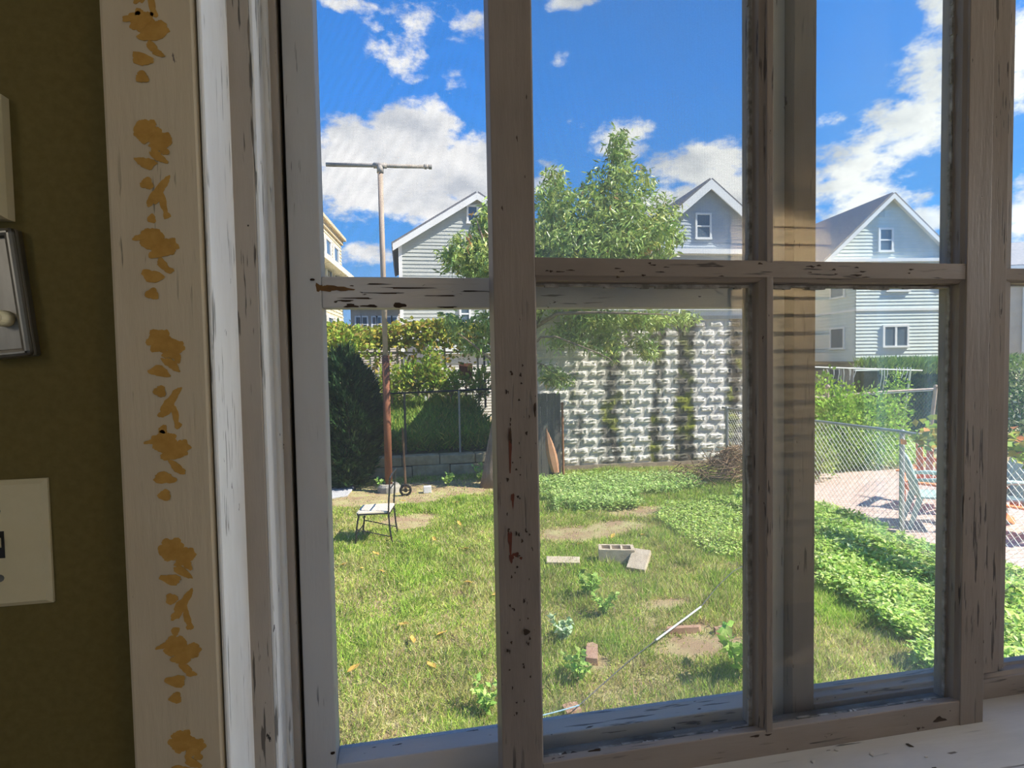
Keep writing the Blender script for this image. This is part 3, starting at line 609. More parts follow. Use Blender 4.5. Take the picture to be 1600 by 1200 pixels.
# single weed plants standing in the lawn
def weed_plant(px, py, s, label, seed, pale=False):
    r = np.random.default_rng(seed); c = G(px,py); th = thing('weed_plant', label, 'plant', c, 0, 'weed plants in the lawn')
    stx = MB(); pts = []
    for k in range(5):
        a = 2*math.pi*k/5 + r.random(); tip = c + np.array([math.cos(a)*s*.45, math.sin(a)*s*.45, s*(.6+.5*r.random())]); stx.tube([tuple(c), tuple((c+tip)/2+[0,0,s*.12]), tuple(tip)], [.004,.003,.0015], 4)
        for j in range(16): t = .25+.75*r.random(); pts.append(c+(tip-c)*t+[0,0,s*.1*math.sin(t*3)])
    part('stem', stx, plain('weed_stem', (.16,.26,.06)), th)
    pts = np.array(pts); m_ = len(pts); axs = unit(np.stack([r.normal(size=m_), r.normal(size=m_), .2+.3*r.normal(size=m_)],1))
    cols = [(.46,.60,.34),(.56,.68,.46)] if pale else [(.34,.54,.12),(.46,.64,.18)]
    V_, T_, C_ = leaves(pts, axs, s*.27, s*.17, tints(m_, cols, [1,1], .15, seed), .15, seed)
    part('leaf_cluster', tri_mesh('leaf_cluster', V_-np.array(c), T_, C_), M['leaf'], th, local=True, kind='stuff')
weed_plant(880,1002,.20,'pale green weed beside the dark sash stile, lower lawn',71,True); weed_plant(922,935,.26,'bushy green weed below the cinder block',72); weed_plant(945,965,.22,'green weed just below the bushy one in the lawn',73)
weed_plant(900,1068,.22,'bright weed above the end of the blue and white wire',74); weed_plant(1156,1060,.34,'tall bright weed at the right end of the screen bottom rail',75); weed_plant(760,1120,.2,'weed at the bottom of the left-hand pane',76)
weed_plant(600,768,.28,'small green weed beside the concrete footing of the pole',77); weed_plant(700,760,.22,'yellowish weed between the white brick and the tree',78); weed_plant(752,752,.3,'leafy weed at the left foot of the peach tree trunk',79); weed_plant(786,755,.3,'leafy weed at the right foot of the peach tree trunk',80)
# fallen leaves
lfm = plain('fallen_leaf', (.50,.30,.05), (.60,.40,.10), 40, .8); lm = MB()
lm.add([(0,-.05,.0),(.022,-.01,.010),(.016,.03,.006),(0,.055,.014),(-.018,.03,.008),(-.022,-.01,.012),(0,0,0)], [(0,1,6),(1,2,6),(2,3,6),(3,4,6),(4,5,6),(5,0,6)]); lme = lm.mesh('fallen_leaf'); lme.materials.append(lfm)
for k, (px, py) in enumerate(((718,818),(678,842),(726,857),(588,865),(537,882),(566,888),(597,893),(775,928),(732,910),(690,990),(632,975),(645,1000),(552,1045),(675,1040),(905,850),(957,838),(1005,836),(611,840),(630,783),(713,785))):
    q = G(px,py,.05); o = bpy.data.objects.new('fallen_leaf', lme); COL.objects.link(o); o.location = q; o.rotation_euler = (random.uniform(-.4,.4), random.uniform(-.4,.4), random.uniform(0,6)); o.scale = (1.1,)*3
    tag(o, 'yellow fallen leaf lying on the grass', 'leaf', 'fallen yellow leaves on the lawn')

# ================================================================== BLOCK GARAGE
wdir = np.array([1.0,-.058,0]); wdir /= np.linalg.norm(wdir); wn = np.array([wdir[1],-wdir[0],0])      # along the wall, out towards the lawn
wA = np.array([2.35,10.84,0]); BL, BH = .395, .1985; NROW, NCOL = 15, 13; z_base = .10
gar = thing('garage', 'garage wall of stained rock-faced grey concrete blocks behind the lawn', 'garage', wA)
LEN = NCOL*BL
def stone_material():
    m, nt, N, L, out = new_mat('stained_block'); b = N('ShaderNodeBsdfPrincipled'); L(b.outputs[0], out.inputs[0]); b.inputs['Roughness'].default_value = .9; b.inputs['Specular IOR Level'].default_value = .15
    ge = N('ShaderNodeNewGeometry'); sp = N('ShaderNodeSeparateXYZ'); L(ge.outputs['Position'], sp.inputs[0])
    def nz(sc, st, detail=5, off=0):
        mp = N('ShaderNodeMapping'); mp.inputs['Scale'].default_value = st; mp.inputs['Location'].default_value = (off,)*3; L(ge.outputs['Position'], mp.inputs[0]); n = N('ShaderNodeTexNoise'); n.inputs['Scale'].default_value = sc; n.inputs['Detail'].default_value = detail; L(mp.outputs[0], n.inputs['Vector']); return n.outputs['Fac']
    def mm(op, a, c, clamp=False):
        n = N('ShaderNodeMath'); n.operation = op; n.use_clamp = clamp
        for i, v in enumerate((a, c)):
            if isinstance(v, (int, float)): n.inputs[i].default_value = v
            else: L(v, n.inputs[i])
        return n.outputs[0]
    def mixc(f, a, c):
        x = N('ShaderNodeMix'); x.data_type = 'RGBA'; L(f, x.inputs[0])
        for i, s in ((6, a), (7, c)):
            if isinstance(s, tuple): x.inputs[i].default_value = rgba(s)
            else: L(s, x.inputs[i])
        return x.outputs[2]
    col = mixc(nz(4,(1,1,1)), (.64,.59,.51), (.84,.79,.72))
    # water stains that run down the wall, with moss in them
    st = None
    for px, w, s in ((1075,.34,1.2),(1035,.30,.80),(962,.36,.72),(990,.20,.60),(1153,.30,.85),(905,.2,.30)):
        xc = P(px,600,10.5)[0]; d = mm('DIVIDE', mm('SUBTRACT', sp.outputs[0], xc), w); g = mm('MULTIPLY', mm('SUBTRACT', 1.0, mm('MULTIPLY', d, d)), s); g = mm('MAXIMUM', g, 0.0); st = g if st is None else mm('MAXIMUM', st, g)
    wob = mm('ADD', mm('MULTIPLY', mm('SUBTRACT', nz(2.6,(1.6,1,.25),6,3.0), .5), 2.2), mm('MULTIPLY', mm('SUBTRACT', nz(7.0,(1,1,1),4,5.0), .5), 1.5))
    stain = N('ShaderNodeMapRange'); stain.interpolation_type = 'SMOOTHSTEP'; L(mm('ADD', st, wob), stain.inputs[0]); stain.inputs[1].default_value = .12; stain.inputs[2].default_value = 1.05; stain.inputs[4].default_value = .95
    col = mixc(stain.outputs[0], col, (.085,.078,.062))
    mo = N('ShaderNodeMapRange'); mo.interpolation_type = 'SMOOTHSTEP'; L(nz(2.2,(1,1,1),4,8.0), mo.inputs[0]); mo.inputs[1].default_value = .50; mo.inputs[2].default_value = .62
    low = N('ShaderNodeMapRange'); L(sp.outputs[2], low.inputs[0]); low.inputs[1].default_value = 3.2; low.inputs[2].default_value = 1.9
    mf = mm('MULTIPLY', mm('MULTIPLY', mo.outputs[0], stain.outputs[0]), mm('MULTIPLY', low.outputs[0], .95)); col = mixc(mf, col, (.20,.22,.02)); L(col, b.inputs['Base Color'])
    bp = N('ShaderNodeBump'); bp.inputs['Strength'].default_value = .7; bp.inputs['Distance'].default_value = .012; L(nz(22,(1,1,1),6), bp.inputs['Height']); L(bp.outputs[0], b.inputs['Normal']); return m
M['stone'] = stone_material()
def rock_block(seed):
    """flat margin with a rough rock face standing proud of it"""
    r = random.Random(seed); mb = MB(); w, h = BL/2-.0035, BH/2-.003
    xs = [-1,-.80,-.62,-.38,-.12,.14,.40,.64,.80,1]; zs = [-1,-.62,-.40,-.05,.30,.55,1]; nx, nz_ = len(xs)-1, len(zs)-1; vs = []
    for j in range(nz_+1):
        for i in range(nx+1):
            core = 2 <= i <= nx-2 and 2 <= j <= nz_-2; edge = i in (0,nx) or j in (0,nz_)
            d = 0.0 if not core else r.uniform(.020,.044); x, z = xs[i]*w, zs[j]*h
            if not edge: x += r.uniform(-.010,.010); z += r.uniform(-.007,.007)
            vs.append((x, -d, z))
    fs = [(j*(nx+1)+i, j*(nx+1)+i+1, (j+1)*(nx+1)+i+1, (j+1)*(nx+1)+i) for j in range(nz_) for i in range(nx)]
    k = len(vs); vs += [(-w,.03,-h),(w,.03,-h),(w,.03,h),(-w,.03,h)]; e = (nz_+1)*(nx+1)-1; g = nz_*(nx+1)
    mb.add(vs, fs + [(k+1,nx,0,k), (k+3,g,e,k+2), (k+2,e,nx,k+1), (k,0,g,k+3)])
    me = mb.mesh('block'); me.materials.append(M['stone']); return me
rocks = [rock_block(s) for s in range(8)]
ang = math.atan2(wdir[1], wdir[0])
for r_i in range(NROW):
    for c_i in range(NCOL):
        s = (c_i+.5)*BL + (BL/2 if r_i % 2 else 0)
        if s > LEN: continue
        o = bpy.data.objects.new('block', random.choice(rocks)); COL.objects.link(o); o.parent = gar
        p = wdir*s + np.array([0,0,z_base+(r_i+.5)*BH]); o.location = p; o.rotation_euler = (0,0,ang)
zt = z_base+NROW*BH
def wall_pt(s, out, z): return tuple(wA + wdir*s + wn*out + np.array([0,0,z]))
def wall_box(s0, s1, o0, o1, z0, z1):
    pts = [wall_pt(s,o_,z) for z in (z0,z1) for (s,o_) in ((s0,o0),(s1,o0),(s1,o1),(s0,o1))]
    return MB().add(pts, [(0,3,2,1),(4,5,6,7),(0,1,5,4),(1,2,6,5),(2,3,7,6),(3,0,4,7)])
part('wall_core', wall_box(0,LEN,-5.0,-.012,0,zt), plain('mortar', (.38,.36,.32), (.48,.46,.42), 8, .9), gar)
part('footing', wall_box(0,LEN,-.3,.045,-.02,z_base), plain('footing', (.26,.21,.15), (.36,.30,.22), 7, .95, .4), gar)
part('coping', wall_box(-.03,LEN+.03,-5.1,.05,zt,zt+.07), plain('coping', (.46,.44,.40), (.56,.54,.50), 6, .85), gar)
part('fascia', wall_box(-.08,LEN+.08,-5.15,.06,zt+.07,zt+.24), plain('white_fascia', (.74,.75,.77), (.66,.67,.70), 4, .6), gar)
part('gutter', wall_box(-.08,LEN+.08,.06,.12,zt+.17,zt+.25), plain('white_gutter', (.80,.81,.83), None, rough=.5), gar, bevel=.02)
part('roof', wall_box(-.1,LEN+.1,-5.2,.08,zt+.24,zt+.28), plain('flat_roof', (.20,.20,.20), (.26,.26,.26), 6, .9), gar)

# rusty post, weathered panel and terracotta sheet at the left end of the block wall
q = G(879,748); yb = q[1]-.12; p0 = P(880,748,yb); 
rust = plain('rust', (.22,.085,.035), (.36,.17,.08), 14, .85, .3); rust2 = plain('rust_pole', (.16,.058,.030), (.27,.11,.055), 7, .8, .3, (1,1,.25))
pz = P(880,632,yb)[2]
solo('rusty_post', MB().tube([(p0[0],p0[1],-.02),(p0[0],p0[1],pz)], .024, 8).lathe([(.028,0),(.030,.02),(.02,.04),(0,.045)], (p0[0],p0[1],pz), 8), rust, 'thin rusty steel post in front of the block wall', 'post', (p0[0],p0[1],0))
pa, pb = P(815,748,yb+.1), P(877,748,yb+.1); ptop = P(860,614,yb+.1)[2]
pn = thing('weathered_gate', 'weathered dark grey board gate left of the rusty post', 'gate', (pa[0],pa[1],0)); wgrey = plain('weathered_board', (.085,.080,.072), (.15,.145,.13), 10, .9, .4, (4,4,.3))
nb = 6
for k in range(nb):
    a = pa[0]+(pb[0]-pa[0])*k/nb; part('board', MB().box((a+.004,pa[1]-.012,0),(a+(pb[0]-pa[0])/nb-.004,pa[1]+.012,ptop-random.uniform(0,.03))), wgrey, pn)
for z in (.3,ptop-.25): part('batten', MB().box((pa[0],pa[1]+.012,z),(pb[0],pa[1]+.04,z+.09)), wgrey, pn)
t0, t1 = P(868,738,yb-.1), P(853,668,yb-.1)
tm = plain('terracotta', (.42,.20,.11), (.50,.27,.16), 12, .85, .2); tb = MB(); npt = 8
prf = []
for k in range(npt+1): t = k/npt; prf.append((t0+(t1-t0)*t, .10*math.sin(math.pi*min(1,.25+t*.75))))
vs = []; fs = []
for c, w in prf:
    for dx, dy in ((-w,0),(-w*.5,-.05),(w*.5,-.05),(w,0),(0,.012)): vs.append((c[0]+dx, c[1]+dy, max(c[2],0.0)))
for k in range(npt):
    for i in range(5): fs.append((k*5+i, k*5+(i+1)%5, (k+1)*5+(i+1)%5, (k+1)*5+i))
fs += [(4,3,2,1,0), tuple(range(npt*5,npt*5+5))]
solo('roof_tile', MB().add(vs,fs), tm, 'orange terracotta tile leaning against the grey gate', 'tile', (t0[0],t0[1],0))

# dry brush pile
c = G(1140,752); r = random.Random(5); bm_ = MB()
for k in range(420):
    a = r.uniform(0,6.28); rr = abs(r.gauss(0,.5)); h = max(0,.62*(1-rr/1.15))*r.random()**.6
    q = np.array([c[0]+rr*1.5*math.cos(a), c[1]+rr*.7*math.sin(a)-.05, .02+h]); d = np.array([r.gauss(0,1), r.gauss(0,.6), r.gauss(0,.35)]); d /= np.linalg.norm(d); ln = r.uniform(.2,.75)
    e0, e1 = q-d*ln/2, q+d*ln/2; e0[2] = max(e0[2],.005); e1[2] = max(e1[2],.005); m0 = (e0+e1)/2 + np.array([r.gauss(0,.04),r.gauss(0,.03),r.gauss(0,.03)]); m0[2] = max(m0[2],.01)
    bm_.tube([e0,m0,e1], [.008,.006,.003], 4, False)
solo('brush_pile', bm_, plain('dry_twig', (.17,.105,.06), (.34,.23,.14), 9, .9), 'heap of dry brown twigs at the foot of the block wall', 'brush pile', (c[0],c[1],0), kind='stuff')
# concrete base of the heap: bare brown earth shows below

# ================================================================== PEACH TREE
tb = G(768,760); TY = tb[1]
tree = thing('peach_tree', 'leafy peach tree in front of the block wall with leaning grey-brown trunk', 'tree', tb)
bark = plain('bark', (.16,.115,.08), (.28,.215,.16), 16, .95, .8, (1,1,.25), dist=.02)
def pth(pts, dy=0.0): return [tuple(P(px,py,TY+d)) for (px,py,d) in pts]
trunk = [(766,762,0),(769,735,0),(773,700,0),(780,660,.02),(793,610,.04),(812,560,.06),(830,515,.05)]
part('trunk', MB().tube(pth(trunk), [.20,.165,.145,.135,.125,.115,.10], 10), bark, tree, smooth=True)
limbs = [([(828,520,.05),(850,470,.1),(890,410,.15),(925,340,.1),(950,280,.05),(965,212,0)],[.085,.075,.06,.045,.03,.01]),
 ([(828,520,.05),(815,470,-.2),(790,430,-.4),(760,390,-.5),(745,345,-.5)],[.075,.06,.045,.03,.01]),
 ([(850,470,.1),(900,450,-.3),(960,430,-.6),(1010,415,-.8),(1060,410,-.8)],[.05,.04,.03,.02,.008]),
 ([(890,410,.15),(940,390,.5),(990,360,.7),(1025,325,.7)],[.04,.032,.022,.008]),
 ([(850,470,.1),(860,420,.5),(865,360,.6),(862,300,.5)],[.045,.035,.025,.008]),
 ([(812,560,.06),(845,527,-.4),(868,526,-.6),(895,536,-.7),(928,549,-.8),(952,560,-.85),(966,576,-.9)],[.035,.022,.017,.014,.012,.009,.004]),
 ([(830,515,.05),(870,490,-.5),(930,488,-.8),(1000,490,-.9),(1060,492,-1.0)],[.045,.035,.025,.016,.006]),
 ([(793,610,.04),(765,560,-.3),(735,535,-.5),(715,520,-.6)],[.03,.022,.014,.006]),
 ([(812,560,.06),(850,570,-.3),(880,595,-.4)],[.02,.012,.004])]
for pts, rad in limbs: part('branch', MB().tube(pth(pts), rad, 7), bark, tree, smooth=True)
clouds = [(965,240,20,40,.3,150),(962,305,62,52,.7,520),(925,350,95,50,1.0,900),(905,395,120,45,1.2,1100),(1000,378,66,42,1.0,560),(862,330,34,62,.6,330),(1030,345,26,44,.5,170),(862,285,18,30,.3,60),
 (760,355,22,38,.5,230),(735,400,52,32,.7,520),(770,420,50,30,.7,420),(820,400,70,60,1.0,500),(820,470,60,30,.9,260),(940,440,130,30,1.3,700),
 (930,500,75,16,.6,260),(905,520,30,30,.35,150),(945,530,26,34,.3,170),(1010,500,52,16,.5,170),(1062,497,28,12,.35,70),(1000,535,22,20,.3,70),(1010,552,16,10,.3,30),(868,525,22,22,.3,80),(868,590,26,14,.3,90),(852,580,14,18,.3,40),(895,480,40,12,.4,90),
 (716,515,14,22,.3,70),(760,505,26,26,.4,130),(745,540,22,12,.3,50),(700,500,10,10,.3,22),(775,560,14,30,.3,50)]
pts = []; r = np.random.default_rng(77)
for (px,py,rx,ry,dy,k) in clouds:
    v = r.normal(size=(k,3)); v = unit(v)*(r.random((k,1))**.42); cc = P(px,py,TY); m_ = (TY+.58)/F*1.0
    pts.append(np.stack([cc[0]+v[:,0]*rx*m_, cc[1]+v[:,1]*dy-.1, cc[2]+v[:,2]*ry*m_],1))
tw = np.concatenate(pts); n = len(tw)
drop = np.stack([r.normal(size=n)*.55, r.normal(size=n)*.55, -.55+.35*r.normal(size=n)],1)
tnt = tints(n, [(.24,.34,.08),(.37,.48,.12),(.54,.64,.22),(.64,.64,.17),(.60,.36,.12)], [4,5,4,1.0,.12], .22, 78)
order = np.argsort(tw[:,1] - .1*np.abs(tw[:,2]-CZ)); tw, drop, tnt = tw[order], unit(drop[order]), tnt[order]
# every twig carries three drooping leaves; the nearest few hundred are leaves of their own
rep = 4; tw3 = np.repeat(tw, rep, 0) + r.normal(size=(n*rep,3))*.045; dr3 = unit(np.repeat(drop, rep, 0) + r.normal(size=(n*rep,3))*.42); tn3 = np.clip(np.repeat(tnt, rep, 0)*(1+.15*r.normal(size=(n*rep,1))),0,1)
ls = .10+.05*r.random(n*rep); near = 280
V_, T_, C_ = leaves(tw3[near:], dr3[near:], ls[near:]*1.1, .036, tn3[near:], .18, 79)
part('foliage', tri_mesh('foliage', V_-np.array(tb), T_, C_), M['leaf_shiny'], tree, local=True, kind='stuff')
lv, lt, _ = leaves(np.zeros((1,3)), np.array([[0,0,-1.0]]), .125, .034, np.zeros((1,3)), .18, 3)
leaf_variants = []
for k, c_ in enumerate(((.25,.35,.08),(.37,.48,.12),(.54,.64,.22),(.64,.64,.17))): leaf_variants.append((tri_mesh('leaf', lv, lt, np.tile(np.array([c_]), (len(lv),1)))))
for me in leaf_variants: me.materials.append(M['leaf_shiny'])
for k in range(near):
    o = bpy.data.objects.new('leaf', leaf_variants[min(3, int(abs(r.normal())*1.6))]); COL.objects.link(o); o.parent = tree; o.location = tw3[k]-np.array(tb)
    o.rotation_euler = Vector(dr3[k]).to_track_quat('-Z','Y').to_euler(); o.rotation_euler.rotate_axis('Z', float(r.random()*6))

# ================================================================== LEFT SIDE: POLE, SHRUB, RETAINING WALL, FENCE, GARDEN
pb = G(608,768); PY = pb[1]
pole = thing('clothesline_post', 'tall T-shaped clothesline post, rust-brown below and bare grey pipe above', 'post', (pb[0],pb[1],0))
pm_ = P(602.5,556,PY); ptop = P(594,262,PY)
part('lower_pole', MB().tube([(pb[0],PY,.12),tuple(pm_)], .066, 12), rust2, pole, smooth=True)
pipe = plain('bare_pipe', (.36,.25,.17), (.44,.36,.29), 5, .7, .1, (1,1,.2)); pipe2 = plain('grey_pipe', (.30,.26,.22), (.42,.38,.33), 8, .65)
part('upper_pole', MB().tube([tuple(pm_-np.array([0,0,.02])),tuple(ptop)], .046, 12), pipe, pole, smooth=True)
ca, cb = P(509,257,PY), P(672,260.5,PY)
part('crossbar', MB().tube([tuple(ca),tuple(cb)], .036, 10), pipe2, pole, smooth=True)
tx = np.array(cb)-np.array(ca); tx /= np.linalg.norm(tx); cc = np.array([ptop[0],PY,ca[2]+(ptop[0]-ca[0])/(cb[0]-ca[0])*(cb[2]-ca[2])])
part('tee_fitting', MB().tube([tuple(cc-tx*.11),tuple(cc+tx*.11)], .05, 10).tube([tuple(cc),tuple(cc-np.array([0,0,.13]))], .058, 10), pipe2, pole, smooth=True)
part('end_cap', MB().tube([tuple(cb-tx*.10),tuple(cb-tx*.06)], .046, 10).tube([tuple(cb-tx*.02),tuple(cb+tx*.03)], .046, 10), pipe2, pole); 
part('footing', MB().lathe([(.20,-.02),(.20,.10),(.17,.14),(0,.14)], (pb[0],PY,0), 14), plain('concrete', (.26,.24,.20), (.36,.34,.30), 8, .9, .4), pole)

# dark evergreen shrub
sc = G(545,763); sc[1] = max(sc[1], 10.35)
sh = thing('evergreen_shrub', 'dense dark green columnar evergreen shrub left of the rusty pole', 'shrub', (sc[0],sc[1],0))
part('stem', MB().tube([(sc[0],sc[1],0),(sc[0],sc[1],.6),(sc[0]+.02,sc[1],2.0)], [.07,.05,.02], 7), bark, sh)
def foliage(name, pts, axs, ln, wd, tn, root, mat, seed, fold=.15):
    V_, T_, C_ = leaves(pts, axs, ln, wd, tn, fold, seed); return part(name, tri_mesh(name, V_-np.array(root.location), T_, C_), mat, root, local=True, kind='stuff')
r = np.random.default_rng(90); n = 15000; d = unit(r.normal(size=(n,3))); rad = .72+.30*r.random(n)**.6; bumps = 1+.16*np.sin(d[:,0]*9+d[:,2]*13)*np.cos(d[:,1]*11)
zz = d[:,2]*rad*1.22*bumps; wr = .60*rad*bumps*np.where(zz < -.3, .92, 1-.22*np.clip(zz,0,2))
pts = np.stack([sc[0]+d[:,0]*wr, sc[1]+d[:,1]*wr, 1.22+zz],1); pts[:,2] = np.clip(pts[:,2],.05,9)
foliage('foliage', pts, unit(d*np.array([1,1,.3])+np.array([0,0,.9])+.35*r.normal(size=(n,3))), .16, .035, tints(n,[(.020,.050,.018),(.035,.080,.026),(.06,.12,.035),(.14,.20,.06)],[5,5,2,.25],.2,91), sh, leaf_mat('evergreen',.15,.6), 92)
# flagstone at its foot
f0 = [G(500,755),G(548,757),G(553,764),G(543,776),G(500,783)]
solo('flagstone', MB().prism([(p[0],p[1]) for p in f0][::-1], lambda p: (p[0],p[1],0), lambda p: (p[0],p[1],.035)), plain('flagstone', (.40,.40,.41), (.52,.52,.53), 6, .8, .2), 'grey flagstone in front of the evergreen shrub', 'stone', tuple(f0[1]), bevel=.008)

# low retaining wall in two courses of stone
RY = 10.95; ret = thing('retaining_wall', 'low mossy wall of two stone courses below the garden fence', 'wall', (0,RY,0))
stm = plain('garden_stone', (.36,.28,.15), (.52,.42,.26), 7, .95, .7, dist=.02); r_ = random.Random(4); xl, xr = -2.6, 1.98
zt1, zt2 = .215, .41
for row, (z0, z1, yo) in enumerate(((0,zt1,0.0),(zt1,zt2,.05))):
    x = xl - .2*row
    while x < xr:
        w = r_.uniform(.42,.78); x1 = min(x+w, xr); m_ = MB().box((x+.008,RY+yo+r_.uniform(-.02,.02),z0+.004),(x1-.008,RY+.34,z1-.004+r_.uniform(-.01,.012)))
        part('stone', m_, stm, ret, bevel=.02); x = x1
part('backing', MB().box((xl-.2,RY+.08,-.02),(xr,RY+.33,zt2-.03)), plain('earth', (.10,.075,.05), (.16,.12,.08), 6, .95), ret)
# garden slope behind it
slope = MB(); slope.add([(-9,RY+.3,.36),(1.98,RY+.3,.36),(1.98,16,1.15),(-9,16,1.15),(-9,24,1.3),(1.98,24,1.3),(-9,RY+.3,-.1),(1.98,RY+.3,-.1),(1.98,24,-.1),(-9,24,-.1)], [(0,1,2,3),(3,2,5,4),(6,7,1,0),(7,8,5,2,1),(9,6,0,3,4),(8,9,4,5)])
structure('garden_slope', slope, plain('garden_earth', (.12,.095,.05), (.20,.22,.07), 2.2, .95, .4, dist=.03))
def slope_z(y): return .36 + np.clip((y-RY-.3)/(16-RY-.3),0,1)*.79
r = np.random.default_rng(101); n = 26000; x = -2.6+4.5*r.random(n); y = RY+.46+4.1*r.random(n)**1.2; hgt = .12+.5*fbm(x,y,1.3,7)
tn = tints(n,[(.16,.30,.05),(.24,.38,.07),(.34,.42,.09),(.42,.40,.10)],[4,4,2,1],.2,102)
V_, T_, C_ = leaves(np.stack([x,y,slope_z(y)+hgt*r.random(n)*.7],1), unit(np.stack([r.normal(size=n)*.6,r.normal(size=n)*.6,.5+.5*r.random(n)],1)), .22*(.5+r.random(n)), .03, tn, .1, 103)
solo('garden_weeds', tri_mesh('garden_weeds', V_, T_, C_), M['leaf'], 'tall grassy weeds on the garden slope behind the fence', 'weeds', kind='stuff')

def chain_link(parent, a, b, z0, z1, step=.065, rad=.0017, mat=None, name='wire_mesh', lift=None):
    """two families of slanting wires between the ends a and b"""
    a, b = np.array(a[:2],float), np.array(b[:2],float); Ln = np.linalg.norm(b-a); u = (b-a)/Ln; nrm = np.array([-u[1],u[0]]); V = []; T = []; H = z1-z0
    off = np.array(root_loc(parent))
    for fam in (1,-1):
        s = -H
        while s < Ln+H:
            s0, s1 = (s, s+H*.95*fam); za, zb_ = z0, z1
            # clip to the panel
            def clip(sa, za, sb, zb):
                ts = [0.0,1.0]
                if sb == sa: return None
                for lim in (0.0, Ln):
                    t = (lim-sa)/(sb-sa)
                    if (sb-sa)*(1 if lim == 0 else -1) > 0: ts[0] = max(ts[0],t)
                    else: ts[1] = min(ts[1],t)
                return (sa+(sb-sa)*ts[0], za+(zb-za)*ts[0], sa+(sb-sa)*ts[1], za+(zb-za)*ts[1]) if ts[1] > ts[0]+1e-3 else None
            c_ = clip(s0,za,s1,zb_)
            if c_:
                k = len(V)
                for (ss,zz) in ((c_[0],c_[1]),(c_[2],c_[3])):
                    p = a+u*ss
                    for dn, dz in ((rad,0),(0,rad),(-rad,0),(0,-rad)): q = p+nrm*(dn+fam*rad*.8); V.append((q[0]-off[0], q[1]-off[1], zz+dz-off[2]))
                for i in range(4): T.append((k+i,k+(i+1)%4,k+4+(i+1)%4,k+4+i))
            s += step*1.36
    return part(name, tri_mesh(name, np.array(V), np.array(T)), mat, parent, local=True, kind='stuff')
galv = plain('galvanised', (.30,.30,.29), (.44,.43,.41), 12, .5, metal=.35); galv_l = plain('bright_wire', (.80,.79,.75), None, rough=.45, metal=.2); oldg = plain('dull_wire', (.13,.12,.10), None, rough=.7)
FY = RY+.28; fz = 1.67
fl_ = thing('chain_link_fence', 'dark old chain-link fence on top of the low stone wall', 'fence', (-2,FY,.40))
part('top_rail', MB().tube([(-2.6,FY,fz-.02),(-.5,FY,fz-.01),(1.1,FY,fz+.015),(1.98,FY,fz+.04)], .018, 6), plain('dark_rail', (.035,.032,.03), None, rough=.7), fl_)
for px, pale in ((633,0),(718,1),(560,0),(790,0)):
    q = P(px,660,FY); part('fence_post', MB().tube([(q[0],FY,.38),(q[0],FY,fz+.02)], .022, 7), galv if pale else oldg, fl_)
chain_link(fl_, (-2.6,FY), (1.98,FY), .44, fz, .065, .0016, oldg)
# brown stake by the wall
q = G(634,765); solo('wooden_stake', MB().tube([(q[0],q[1],-.02),(q[0]-.03,q[1],P(632,668,q[1])[2])], [.022,.018], 6), plain('stake', (.12,.075,.045), None, rough=.9), 'thin brown wooden stake between the pole and the tree', 'stake', (q[0],q[1],0))
# odds and ends on the soil
q = G(634,775); ring = MB()
for k in range(14):
    a = 2*math.pi*k/14
ring.tube([(q[0]+.085*math.cos(a), q[1], .10+.085*math.sin(a)) for a in np.linspace(0,2*math.pi,17)], .022, 6)
wheel = thing('cart_wheel', 'small black wheel lying on the soil behind the folding chair', 'wheel', (q[0],q[1],0)); part('tyre', ring, M['black'], wheel); part('hub', MB().tube([(q[0],q[1]-.02,.10),(q[0],q[1]+.02,.10)], .035, 10).box((q[0]-.075,q[1]-.006,.092),(q[0]+.075,q[1]+.006,.108)), M['black'], wheel)
q = G(668,770); solo('white_brick', MB().box((q[0]-.07,q[1]-.05,0),(q[0]+.07,q[1]+.05,.12)), plain('white_block', (.56,.56,.54), (.66,.66,.64), 8, .8), 'small whitish block on the soil between stake and tree', 'brick', (q[0],q[1],0), bevel=.01)

# grape arbor: posts, rails, stakes, vine
AY = 15.0; ar = thing('grape_arbor', 'grape arbor with yellow-green vine leaves along its top', 'arbor', (0,AY,1.1)); apost = plain('arbor_post', (.42,.36,.27), (.52,.46,.36), 6, .85); awhite = plain('white_stake', (.62,.68,.70), None, rough=.6)
az0, az1 = P(650,558,AY)[2], P(650,512,AY)[2]
for px, top, mt in ((520,540,apost),(560,545,apost),(579,565,awhite),(588,545,apost),(622,548,apost),(628,560,apost),(664,548,awhite),(669,565,apost),(696,548,apost),(748,545,apost),(758,540,oldg)):
    q = P(px,600,AY); part('post', MB().tube([(q[0],AY,1.0),(q[0]+random.uniform(-.03,.03),AY,P(px,top,AY)[2]+.1)], .030, 6), mt, ar)
for z in (az0+.12, az1-.15): part('rail', MB().tube([(P(490,560,AY)[0],AY,z),(P(772,560,AY)[0],AY+.1,z)], .022, 6), apost, ar)
r = np.random.default_rng(111); n = 3600; x = P(495,540,AY)[0] + (P(772,540,AY)[0]-P(495,540,AY)[0])*r.random(n); y = AY-.4+.8*r.random(n); zz = az0+.15+(az1-az0)*(.2+.8*r.random(n))*(.65+.6*fbm(x,y,1.1,3)); 
k = r.random(n) < .14; zz[k] -= r.random(k.sum())*.75
foliage('vine_leaves', np.stack([x,y,zz],1), unit(np.stack([r.normal(size=n),r.normal(size=n)-.4,-.5+.5*r.normal(size=n)],1)), .13*(.6+.8*r.random(n)), .12, tints(n,[(.42,.42,.07),(.52,.44,.07),(.30,.38,.06),(.18,.26,.04),(.45,.27,.10)],[4,3,4,2,1],.18,112), ar, M['leaf'], 113)
